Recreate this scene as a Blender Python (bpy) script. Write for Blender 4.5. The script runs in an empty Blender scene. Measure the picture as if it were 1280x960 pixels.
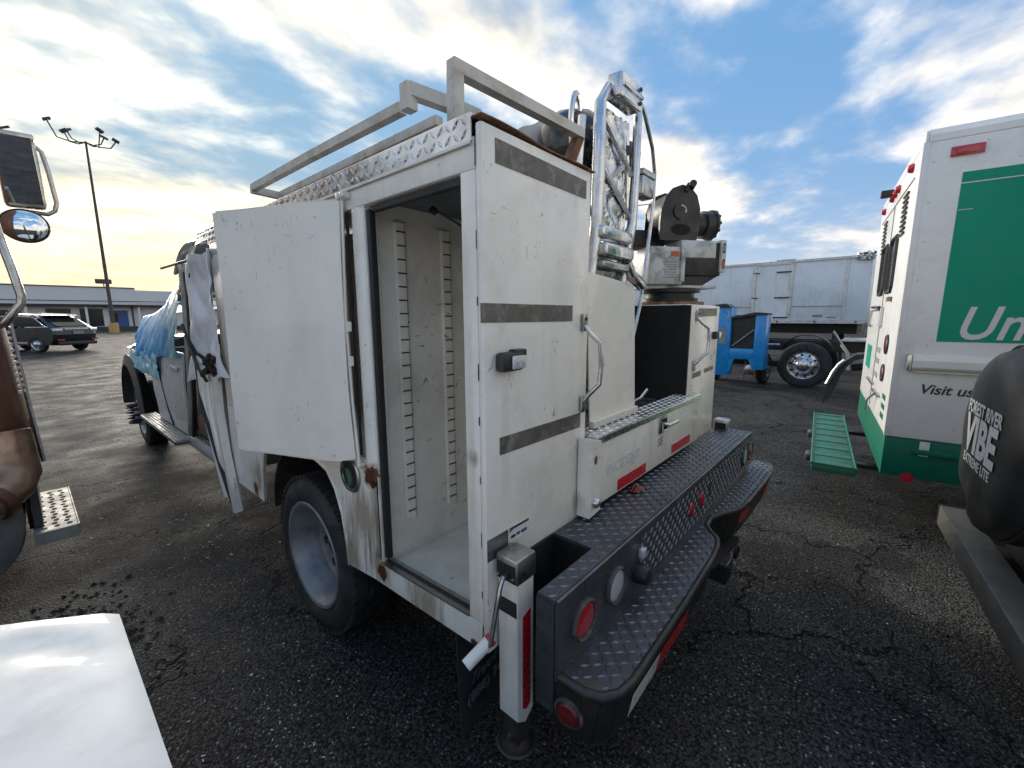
import bpy, bmesh, math, random
from mathutils import Vector, Matrix, noise
R = math.radians
random.seed(7)
sc = bpy.context.scene
col = sc.collection

# ------------------------------------------------------------------ camera
yaw, pit, roll = R(49.0), R(9.1), R(-0.25)
fw = Vector((math.sin(yaw)*math.cos(pit), math.cos(yaw)*math.cos(pit), -math.sin(pit)))
rt = Vector((math.cos(yaw), -math.sin(yaw), 0)); up = rt.cross(fw)
c_, s_ = math.cos(roll), math.sin(roll)
rt2 = c_*rt + s_*up; up2 = -s_*rt + c_*up
cd = bpy.data.cameras.new('camera'); cam = bpy.data.objects.new('camera', cd); col.objects.link(cam)
cd.sensor_width = 36; cd.lens = 36*530/1280; cd.clip_start = 0.02; cd.clip_end = 3000
m3 = Matrix((rt2, up2, -fw)).transposed()
cam.matrix_world = Matrix.Translation((0, 0, 1.6)) @ m3.to_4x4()
sc.camera = cam

# ------------------------------------------------------------------ sky, sun, exposure
SAZ, SEL = R(10), R(12)          # azimuth from +Y towards +X
sund = Vector((math.sin(SAZ)*math.cos(SEL), math.cos(SAZ)*math.cos(SEL), math.sin(SEL)))
w = bpy.data.worlds.new('World'); sc.world = w; w.use_nodes = True
nt = w.node_tree; N = nt.nodes; L = nt.links; N.clear()
def nd(t, **k):
    n = N.new(t)
    for a, b in k.items(): setattr(n, a, b)
    return n
def mth(op, a, b=None, c=None, clamp=False):
    n = nd('ShaderNodeMath', operation=op, use_clamp=clamp)
    for i, x in enumerate((a, b, c)):
        if x is None: continue
        if isinstance(x, (int, float)): n.inputs[i].default_value = x
        else: L.new(x, n.inputs[i])
    return n.outputs[0]
def mixc(f, a, b):
    n = nd('ShaderNodeMix', data_type='RGBA')
    for i, x in ((0, f), (6, a), (7, b)):
        if isinstance(x, (int, float)): n.inputs[i].default_value = x
        elif isinstance(x, tuple): n.inputs[i].default_value = (*x, 1)
        else: L.new(x, n.inputs[i])
    return n.outputs[2]
def ramp(x, a, b):
    n = nd('ShaderNodeMapRange', interpolation_type='SMOOTHSTEP')
    L.new(x, n.inputs[0]); n.inputs[1].default_value = a; n.inputs[2].default_value = b
    return n.outputs[0]
tc = nd('ShaderNodeTexCoord')
sky = nd('ShaderNodeTexSky', sky_type='NISHITA', sun_disc=False)
sky.sun_elevation = SEL; sky.sun_rotation = SAZ; sky.altitude = 100; sky.air_density = 1.0; sky.dust_density = 1.0; sky.ozone_density = 2.0
sep = nd('ShaderNodeSeparateXYZ'); L.new(tc.outputs['Generated'], sep.inputs[0])
dz = mth('MAXIMUM', sep.outputs[2], 0.0)
den = mth('ADD', dz, 0.16)
cmb = nd('ShaderNodeCombineXYZ')
L.new(mth('DIVIDE', sep.outputs[0], den), cmb.inputs[0]); L.new(mth('DIVIDE', sep.outputs[1], den), cmb.inputs[1])
def noi(vec, scale, detail=7, rough=.58, dist=.25):
    n = nd('ShaderNodeTexNoise'); n.inputs['Scale'].default_value = scale; n.inputs['Detail'].default_value = detail
    n.inputs['Roughness'].default_value = rough; n.inputs['Distortion'].default_value = dist
    L.new(vec, n.inputs['Vector']); return n.outputs['Fac']
def mapped(vec, loc, scl=(1, 1, 1), rz=0):
    n = nd('ShaderNodeMapping'); L.new(vec, n.inputs[0]); n.inputs['Location'].default_value = loc
    n.inputs['Scale'].default_value = scl; n.inputs['Rotation'].default_value = (0, 0, rz); return n.outputs[0]
# broad veils, then smaller broken cumulus
veil = noi(mapped(cmb.outputs[0], (4.3, 1.9, 0), (.55, 1.0, 1), R(-24)), .75, 6, .52, .35)
dm = mapped(cmb.outputs[0], (2.6, 5.2, 0), (1, 1.15, 1), R(10))
det = noi(dm, 1.5, 6, .55, .15)
det2 = noi(mapped(cmb.outputs[0], (2.6+.05, 5.2+.14, 0), (1, 1.15, 1), R(10)), 1.5, 4, .55, .15)
dot = nd('ShaderNodeVectorMath', operation='DOT_PRODUCT'); L.new(tc.outputs['Generated'], dot.inputs[0]); dot.inputs[1].default_value = sund
sd = mth('MAXIMUM', dot.outputs['Value'], 0.0)
s3 = mth('POWER', sd, 4.0); s12 = mth('POWER', sd, 10.0)
dens = mth('ADD', mth('ADD', mth('MULTIPLY', veil, .62), mth('MULTIPLY', det, .48)), mth('ADD', mth('MULTIPLY', s3, .075), mth('MULTIPLY', mth('POWER', mth('SUBTRACT', 1.0, dz, clamp=True), 5.0), .085)))
mask = ramp(dens, .515, .655)
edge = mth('SUBTRACT', det, det2)                        # self-shading of the clouds against the sun
shade = mth('ADD', .62, mth('MULTIPLY', edge, 2.4), clamp=True)
thick = ramp(dens, .60, .74)
lit = mixc(s3, (3.9, 3.55, 3.1), (4.7, 4.35, 3.6))
dark = mixc(s3, (1.55, 1.50, 1.42), (1.8, 1.7, 1.4))
ccol = mixc(shade, dark, lit)
ccol = mixc(mth('MULTIPLY', thick, mth('SUBTRACT', .55, mth('MULTIPLY', s12, .30))), ccol, dark)
skyb = mixc(mth('ADD', .90, mth('MULTIPLY', s3, .095)), sky.outputs[0], (.42, .93, 1.70))
skyv = mixc(mth('MULTIPLY', s3, .55), skyb, (.95, 1.5, 1.8))
base = mixc(mask, skyv, ccol)
hz = mth('POWER', mth('SUBTRACT', 1.0, dz, clamp=True), 8.0)
hcol = mixc(s3, (2.6, 2.3, 1.95), (3.0, 2.3, .85))
base = mixc(mth('MULTIPLY', hz, mth('ADD', .66, mth('MULTIPLY', s3, .22))), base, hcol)
bg = nd('ShaderNodeBackground'); bg.inputs[1].default_value = .105; L.new(base, bg.inputs[0])
wo = nd('ShaderNodeOutputWorld'); L.new(bg.outputs[0], wo.inputs[0])

sl = bpy.data.lights.new('sun', 'SUN'); sl.energy = 1.0; sl.angle = R(22); sl.color = (1, .92, .80)
so = bpy.data.objects.new('sun', sl); col.objects.link(so)
so.rotation_euler = sund.to_track_quat('Z', 'Y').to_euler()
sc.view_settings.view_transform = 'Standard'; sc.view_settings.look = 'None'
sc.view_settings.exposure = 2.0; sc.view_settings.gamma = 1.0; sc.view_settings.use_curve_mapping = False
sc.cycles.max_bounces = 6; sc.cycles.diffuse_bounces = 3; sc.cycles.glossy_bounces = 3; sc.cycles.caustics_reflective = False; sc.cycles.caustics_refractive = False
w.cycles.sampling_method = 'MANUAL'; w.cycles.sample_map_resolution = 512
sc.render.resolution_x = 1024; sc.render.resolution_y = 768

# ------------------------------------------------------------------ materials
def mat(name, c, rough=.5, metal=0., var=.12, vs=6., bump=0., bs=80., dirt=None, scuff=0., streak=None, rust=(), stain=(), coat=0., spec=.5, trans=0., rv=.1, bands=None):
    """dirt=(colour, amount, scale); streak=(colour, amount); rust=[(x,y,z,r)] patches in object space; scuff = dark scrape marks"""
    m = bpy.data.materials.new(name); m.use_nodes = True; t = m.node_tree; n = t.nodes; l = t.links
    p = n['Principled BSDF']; tcn = n.new('ShaderNodeTexCoord'); O = tcn.outputs['Object']
    def noise_(scale, detail=4, rough_=.6, scl=None, off=(0, 0, 0), dist=0.):
        x = n.new('ShaderNodeTexNoise'); x.inputs['Scale'].default_value = scale; x.inputs['Detail'].default_value = detail
        x.inputs['Roughness'].default_value = rough_; x.inputs['Distortion'].default_value = dist
        mp = n.new('ShaderNodeMapping'); l.new(O, mp.inputs[0]); mp.inputs['Location'].default_value = off
        if scl: mp.inputs['Scale'].default_value = scl
        l.new(mp.outputs[0], x.inputs['Vector']); return x.outputs['Fac']
    def rng(x, a, b, c0=0., c1=1.):
        y = n.new('ShaderNodeMapRange'); l.new(x, y.inputs[0]); y.inputs[1].default_value = a; y.inputs[2].default_value = b
        y.inputs[3].default_value = c0; y.inputs[4].default_value = c1; return y.outputs[0]
    def M_(op, a, b):
        y = n.new('ShaderNodeMath'); y.operation = op
        for i, v in enumerate((a, b)):
            if isinstance(v, (int, float)): y.inputs[i].default_value = v
            else: l.new(v, y.inputs[i])
        return y.outputs[0]
    def mx(f, a, b):
        y = n.new('ShaderNodeMix'); y.data_type = 'RGBA'
        for i, v in ((0, f), (6, a), (7, b)):
            if isinstance(v, (int, float)): y.inputs[i].default_value = v
            elif isinstance(v, tuple): y.inputs[i].default_value = (*v, 1)
            else: l.new(v, y.inputs[i])
        return y.outputs[2]
    cc = mx(rng(noise_(vs, 3), .3, .7), tuple(x*(1-var) for x in c), tuple(min(1, x*(1+var)) for x in c))
    ro = rng(noise_(vs*2.3, 2, off=(3, 1, 2)), .3, .7, max(.02, rough-rv), min(1, rough+rv))
    if dirt:
        f = M_('MULTIPLY', rng(noise_(dirt[2], 4, .65, off=(5, 2, 8), dist=.4), .48, .72), dirt[1])
        cc = mx(f, cc, dirt[0])
    if streak:
        f = M_('MULTIPLY', rng(noise_(14, 3, .6, scl=(1, 1, .06), off=(1, 9, 4)), .52, .75), rng(noise_(3, 2, off=(7, 7, 1)), .4, .65))
        cc = mx(M_('MULTIPLY', f, streak[1]), cc, streak[0])
    if scuff:
        a = rng(noise_(55, 2, .6, scl=(1, 1, .35), off=(2, 4, 6), dist=1.5), .66, .69)
        b = rng(noise_(4.5, 2, off=(9, 3, 3)), .50, .62)
        s = M_('MULTIPLY', a, b)
        a2 = rng(noise_(70, 2, .5, scl=(.25, .25, 1), off=(8, 4, 1), dist=.8), .69, .72)
        s = M_('MAXIMUM', s, M_('MULTIPLY', a2, rng(noise_(3, 2, off=(4, 8, 3)), .5, .6)))
        cc = mx(M_('MULTIPLY', s, scuff), cc, (.10, .095, .09))
    for (x, y, z, r) in stain:
        vd = n.new('ShaderNodeVectorMath'); vd.operation = 'DISTANCE'; l.new(O, vd.inputs[0]); vd.inputs[1].default_value = (x, y, z)
        d = M_('ADD', M_('DIVIDE', vd.outputs['Value'], r), M_('MULTIPLY', M_('SUBTRACT', noise_(30, 4, .6, scl=(1, 1, .12)), .5), 2.6))
        cc = mx(rng(d, .3, 1.1, .75, 0.), cc, (.26, .19, .11))
    for (x, y, z, r) in rust:
        vd = n.new('ShaderNodeVectorMath'); vd.operation = 'DISTANCE'; l.new(O, vd.inputs[0]); vd.inputs[1].default_value = (x, y, z)
        d = M_('ADD', M_('DIVIDE', vd.outputs['Value'], r), M_('MULTIPLY', M_('SUBTRACT', noise_(22, 4, .7), .5), 2.2))
        cc = mx(rng(d, .95, 1.25, .55, 0.), cc, (.42, .27, .12)); cc = mx(rng(d, .7, .8, 1., 0.), cc, mx(noise_(60, 3), (.05, .02, .012), (.14, .05, .022)))
    l.new(cc, p.inputs['Base Color']); l.new(ro, p.inputs['Roughness'])
    p.inputs['Metallic'].default_value = metal; p.inputs['Coat Weight'].default_value = coat; p.inputs['Specular IOR Level'].default_value = spec
    p.inputs['Transmission Weight'].default_value = trans
    if bump:
        b = n.new('ShaderNodeBump'); b.inputs['Strength'].default_value = bump; b.inputs['Distance'].default_value = .01
        l.new(noise_(bs, 2, .6), b.inputs['Height']); l.new(b.outputs[0], p.inputs['Normal'])
    return m
M = {}
DIRT = (.22, .17, .11)
M['white'] = mat('white_paint', (.88, .835, .755), .35, var=.03, vs=3, bump=.05, bs=4, dirt=(DIRT, .20, 5), scuff=.6, streak=((.20, .15, .09), .30), coat=.25,
                 stain=[(.80, 1.47, .80, .17), (.80, 1.40, .66, .10), (.80, 1.1, .62, .12), (.80, .84, 1.2, .03), (.80, 2.66, .70, .10), (1.30, .79, .92, .05), (.80, 1.6, .60, .10)],
                 rust=[(.80, 1.40, 1.0, .062), (.80, 1.36, .63, .04), (.80, 1.35, 1.235, .008), (.8, .85, .60, .02), (.8, 2.70, .6, .05), (.8, 2.1, .95, .03)])
M['white_door'] = mat('white_door_paint', (.86, .805, .715), .32, var=.03, vs=2.5, bump=.06, bs=3, dirt=(DIRT, .12, 4), scuff=.5, coat=.3)
M['white_in'] = mat('compartment_paint', (.80, .745, .65), .5, var=.06, vs=5, dirt=(DIRT, .3, 3.5), scuff=.95, bump=.04, bs=20)
M['white_tub'] = mat('rack_paint', (.60, .57, .51), .5, var=.1, vs=9, dirt=((.30, .16, .08), .6, 10), bump=.1, bs=60)
M['rusty'] = mat('rusty_edge', (.20, .10, .055), .8, var=.5, vs=18, bump=.4, bs=120, dirt=((.45, .38, .28), .6, 12))
M['alu'] = mat('diamond_plate_aluminium', (.72, .72, .72), .28, .95, var=.1, vs=9, dirt=((.35, .31, .26), .6, 8), rv=.12)
M['black_plate'] = mat('black_diamond_plate', (.095, .105, .125), .34, .6, var=.25, vs=12, dirt=((.15, .115, .08), .6, 5), bump=.1, bs=200, rv=.12)
M['lug'] = mat('worn_tread_lug', (.17, .18, .20), .34, .6, var=.35, vs=14, dirt=((.13, .10, .075), .55, 6), rv=.12)
M['black'] = mat('black_satin', (.018, .018, .019), .42, var=.2, dirt=((.09, .075, .055), .4, 9))
M['blackpaint'] = mat('black_liner', (.008, .008, .008), .65, var=.2)
M['under'] = mat('underbody', (.02, .018, .016), .8, var=.4, vs=20, dirt=((.10, .07, .045), .6, 9))
M['rubber'] = mat('tyre_rubber', (.022, .022, .022), .75, var=.25, vs=14, dirt=((.11, .10, .085), .5, 7), bump=.15, bs=150)
M['seal'] = mat('rubber_seal', (.02, .02, .02), .6, var=.2)
M['rim'] = mat('grey_rim', (.27, .28, .29), .45, .35, var=.15, vs=8, dirt=((.11, .10, .085), .7, 6))
M['tape'] = mat('faded_tape', (.115, .105, .09), .5, var=.3, vs=14, dirt=((.38, .36, .33), .6, 22))
M['red_tape'] = mat('red_reflective_tape', (.52, .015, .03), .3, var=.15, vs=40)
M['white_tape'] = mat('white_reflective_tape', (.72, .71, .68), .3, var=.05, dirt=(DIRT, .4, 14))
M['red_lens'] = mat('red_lens', (.42, .008, .025), .12, var=.25, vs=160, coat=1, bump=.3, bs=260)
M['dull_lens'] = mat('dirty_red_lens', (.16, .012, .015), .4, var=.3, vs=60, dirt=((.10, .07, .05), .7, 20))
M['clear_lens'] = mat('clear_lens', (.62, .66, .70), .1, .3, var=.25, vs=140, coat=1, bump=.3, bs=200)
M['chrome'] = mat('chrome', (.62, .63, .65), .26, 1., var=.1, vs=9, bump=.3, bs=9, dirt=((.30, .26, .22), .5, 11), rv=.09)
M['steel'] = mat('bare_steel', (.42, .42, .42), .3, .95, var=.15, dirt=((.10, .08, .07), .6, 12))
M['gasket'] = mat('light_gasket', (.05, .05, .048), .7, var=.2, dirt=((.22, .19, .15), .6, 30))
M['sticker'] = mat('foil_sticker', (.17, .18, .18), .35, .6, var=.3, vs=30, dirt=((.07, .08, .07), .7, 40))
M['sticker_w'] = mat('white_sticker', (.72, .73, .75), .4, var=.1, vs=40)
M['ink'] = mat('black_ink', (.02, .02, .022), .5)
M['ghost'] = mat('faded_lettering', (.60, .61, .60), .5, var=.03)
M['grey_ink'] = mat('grey_lettering', (.26, .26, .26), .5, var=.1)
M['flap'] = mat('mud_flap_rubber', (.03, .032, .035), .6, var=.25, dirt=((.10, .085, .07), .35, 9))
M['flap_ink'] = mat('mud_flap_print', (.17, .18, .19), .6, var=.3, vs=40)
M['green_cap'] = mat('green_filler_cap', (.03, .14, .06), .5)
M['crane_black'] = mat('crane_black', (.016, .016, .017), .5, var=.3, dirt=((.07, .065, .06), .5, 14), bump=.1, bs=90)
M['crane_white'] = mat('crane_white', (.62, .62, .60), .45, var=.06, dirt=((.08, .07, .06), .75, 9))
M['warn'] = mat('warning_red_ink', (.55, .10, .05), .5)
M['silver'] = mat('silver_paint', (.74, .76, .79), .34, .0, var=.02, bump=.03, bs=4, coat=.5, dirt=((.3, .28, .25), .15, 5))
M['beige'] = mat('beige_trim', (.58, .53, .44), .6, var=.1, dirt=((.2, .17, .13), .5, 9))
M['curtain'] = mat('crumpled_white_lining', (.90, .90, .91), .55, var=.04, bump=.1, bs=30, dirt=((.28, .24, .20), .25, 8))
M['seat'] = mat('brown_seat', (.22, .13, .075), .8, var=.2)
M['grey_card'] = mat('grey_door_card', (.36, .36, .37), .6, var=.1, dirt=((.2, .15, .1), .4, 5))
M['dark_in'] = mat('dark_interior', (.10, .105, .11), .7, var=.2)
M['tarp'] = mat('blue_plastic_tarp', (.005, .36, .78), .42, var=.1, vs=5, coat=.1, bump=.08, bs=14)
M['tarp_clear'] = mat('clear_plastic_film', (.30, .66, .84), .4, var=.3, vs=9, coat=.1, bump=.2, bs=30)
M['flare'] = mat('black_plastic_flare', (.035, .036, .038), .6, var=.2)
M['van_white'] = mat('van_white', (.70, .71, .72), .38, var=.04, vs=4, bump=.03, bs=6, scuff=.35, dirt=(DIRT, .12, 5), coat=.2)
M['van_green'] = mat('van_logo_green', (.0, .26, .165), .5, var=.05, vs=3, scuff=.2, spec=.25)
M['skirt_green'] = mat('van_skirt_green', (.0, .12, .075), .5, var=.1, dirt=((.05, .08, .06), .3, 6), spec=.3)
M['step_green'] = mat('step_green', (.005, .15, .095), .5, var=.15, vs=9, dirt=((.09, .09, .06), .75, 7))
M['letter'] = mat('logo_lettering', (.58, .58, .63), .4, var=.03)
M['dgreen_ink'] = mat('dark_green_lettering', (.02, .045, .035), .5)
M['cover'] = mat('vinyl_tyre_cover', (.020, .021, .022), .48, var=.3, vs=5, bump=.25, bs=10, dirt=((.11, .10, .085), .30, 4))
M['cover_ink'] = mat('white_cover_print', (.70, .70, .71), .5, var=.12, vs=60)
M['rv_bumper'] = mat('grey_rv_bumper', (.13, .125, .115), .45, .4, var=.2, vs=9, dirt=((.10, .09, .075), .5, 12))
M['rv_wall'] = mat('rv_wall', (.66, .65, .62), .4, var=.04)
M['trailer'] = mat('box_body_panel', (.78, .83, .87), .42, var=.04, vs=1.2, dirt=((.36, .40, .42), .35, 1.5), streak=((.25, .24, .22), .35))
M['trailer_trim'] = mat('box_body_trim', (.55, .58, .60), .35, .6, var=.1, dirt=((.2, .16, .12), .5, 6))
M['blue'] = mat('blue_paint', (.004, .27, .66), .35, var=.12, vs=4, dirt=((.07, .10, .16), .4, 6), coat=.3)
M['building'] = mat('building_fascia', (.72, .73, .74), .7, var=.05, vs=.15)
M['building_low'] = mat('building_wall', (.80, .80, .80), .7, var=.05, vs=.3)
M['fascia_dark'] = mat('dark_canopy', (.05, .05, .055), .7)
M['door_blue'] = mat('blue_door', (.04, .11, .30), .5)
M['glass'] = mat('dark_glass', (.02, .025, .03), .1, spec=.3)
M['suv'] = mat('black_car_paint', (.012, .015, .017), .25, var=.1, coat=.35)
M['lamp_base'] = mat('yellow_lamp_base', (.52, .30, .08), .7, var=.2, dirt=((.5, .42, .30), .5, 2))
M['pole'] = mat('lamp_pole', (.10, .085, .07), .6, .3)
M['stripe'] = mat('parking_stripe', (.42, .42, .40), .8, var=.3, vs=2)
M['mirror'] = mat('mirror_glass', (.85, .87, .88), .02, 1., var=0., rv=0.)
M['tube'] = mat('weathered_chrome_tube', (.55, .50, .44), .25, .9, var=.2, vs=12, dirt=((.25, .17, .10), .6, 14))
M['brown'] = mat('rust_brown_shield', (.14, .060, .034), .55, .4, var=.25, vs=6, dirt=((.28, .15, .08), .6, 5), bump=.1, bs=40)
M['copper'] = mat('scorched_pipe', (.36, .23, .15), .38, .75, var=.2, vs=6, dirt=((.12, .05, .03), .6, 8), bump=.15, bs=20)
M['tank'] = mat('grey_tank', (.22, .23, .23), .55, .4, var=.15, dirt=((.1, .09, .08), .5, 7))
M['step_alu'] = mat('perforated_aluminium', (.30, .295, .275), .6, .3, var=.12, dirt=((.16, .12, .08), .5, 10))
M['hole'] = mat('dark_hole', (.012, .012, .012), .9)
M['hood'] = mat('white_car_paint', (.84, .83, .80), .55, var=.03, vs=2, coat=.05, bump=.02, bs=4, dirt=((.5, .47, .42), .35, 7))
M['stone'] = mat('asphalt_chips', (.10, .098, .092), .7, var=.5, vs=60)
M['gravel'] = mat('brown_gravel', (.065, .046, .03), .85, var=.6, vs=50)
M['shard'] = mat('plastic_shards', (.62, .62, .60), .4, var=.2)
M['leaf'] = mat('wet_leaf_litter', (.028, .020, .014), .85, var=.5, vs=40)
M['foot'] = mat('dirty_cast_foot', (.06, .05, .042), .6, .4, var=.3, dirt=((.14, .10, .07), .6, 14))
M['amber'] = mat('amber_lens', (.55, .18, .02), .2, coat=1)

def ground_mat():
    m = bpy.data.materials.new('asphalt'); m.use_nodes = True; t = m.node_tree; n = t.nodes; l = t.links
    p = n['Principled BSDF']; tcn = n.new('ShaderNodeTexCoord'); O = tcn.outputs['Object']
    def noise_(scale, detail=4, rg=.6, vec=O, dist=0.):
        x = n.new('ShaderNodeTexNoise'); x.inputs['Scale'].default_value = scale; x.inputs['Detail'].default_value = detail
        x.inputs['Roughness'].default_value = rg; x.inputs['Distortion'].default_value = dist; l.new(vec, x.inputs['Vector']); return x
    def rng(x, a, b, c0=0., c1=1.):
        y = n.new('ShaderNodeMapRange'); l.new(x, y.inputs[0])
        for i, v in enumerate((a, b, c0, c1)): y.inputs[i+1].default_value = v
        return y.outputs[0]
    def M_(op, a, b):
        y = n.new('ShaderNodeMath'); y.operation = op
        for i, v in enumerate((a, b)):
            if isinstance(v, (int, float)): y.inputs[i].default_value = v
            else: l.new(v, y.inputs[i])
        return y.outputs[0]
    def mx(f, a, b):
        y = n.new('ShaderNodeMix'); y.data_type = 'RGBA'
        for i, v in ((0, f), (6, a), (7, b)):
            if isinstance(v, (int, float)): y.inputs[i].default_value = v
            elif isinstance(v, tuple): y.inputs[i].default_value = (*v, 1)
            else: l.new(v, y.inputs[i])
        return y.outputs[2]
    cc = mx(rng(noise_(1.1, 4).outputs[0], .35, .65), (.040, .040, .0425), (.070, .070, .071))
    cc = mx(rng(noise_(.45, 4, dist=.5).outputs[0], .53, .64), cc, (.10, .094, .085))       # worn, dusty patches
    v = n.new('ShaderNodeTexVoronoi'); v.inputs['Scale'].default_value = 90; l.new(O, v.inputs['Vector'])
    vr = n.new('ShaderNodeSeparateColor'); l.new(v.outputs['Color'], vr.inputs[0])
    agg = rng(v.outputs['Distance'], .18, .62, 1., 0.)
    chip = M_('MULTIPLY', agg, rng(vr.outputs[0], .50, 1.))
    cc = mx(M_('MULTIPLY', chip, .9), cc, (.15, .147, .142))
    cc = mx(M_('MULTIPLY', rng(agg, .12, .0), .75), cc, (.006, .006, .006))
    cc = mx(rng(vr.outputs[1], .955, .97), cc, mx(agg, cc, (.36, .35, .33)))
    # cracks
    wv = n.new('ShaderNodeVectorMath'); wv.operation = 'MULTIPLY_ADD'; nz = noise_(2.2, 4, .65)
    l.new(nz.outputs['Color'], wv.inputs[0]); wv.inputs[1].default_value = (.9, .9, 0); l.new(O, wv.inputs[2])
    vc = n.new('ShaderNodeTexVoronoi'); vc.feature = 'DISTANCE_TO_EDGE'; vc.inputs['Scale'].default_value = .62; l.new(wv.outputs[0], vc.inputs['Vector'])
    gate = rng(noise_(.8, 3).outputs[0], .36, .46)
    crack = M_('MULTIPLY', rng(vc.outputs['Distance'], .003, .009, 1., 0.), gate)
    vc2 = n.new('ShaderNodeTexVoronoi'); vc2.feature = 'DISTANCE_TO_EDGE'; vc2.inputs['Scale'].default_value = 1.9; l.new(wv.outputs[0], vc2.inputs['Vector'])
    crack = M_('MAXIMUM', crack, M_('MULTIPLY', rng(vc2.outputs['Distance'], .004, .014, 1., 0.), rng(noise_(.6, 2).outputs[0], .55, .62)))
    cc = mx(M_('MULTIPLY', crack, .92), cc, (.003, .003, .003))
    damp = rng(noise_(.55, 4, .6, dist=.8).outputs[0], .56, .60); cc = mx(M_('MULTIPLY', damp, .5), cc, (.012, .012, .0125))
    l.new(cc, p.inputs['Base Color']); p.inputs['Specular IOR Level'].default_value = .07
    l.new(rng(noise_(1.7, 3).outputs[0], .3, .7, .62, .9), p.inputs['Roughness'])
    h = M_('SUBTRACT', M_('ADD', M_('MULTIPLY', agg, .9), noise_(28, 3, .7).outputs[0]), M_('MULTIPLY', crack, 3.))
    b = n.new('ShaderNodeBump'); b.inputs['Strength'].default_value = .8; b.inputs['Distance'].default_value = .007
    l.new(h, b.inputs['Height']); l.new(b.outputs[0], p.inputs['Normal'])
    return m
M['asphalt'] = ground_mat()

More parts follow.
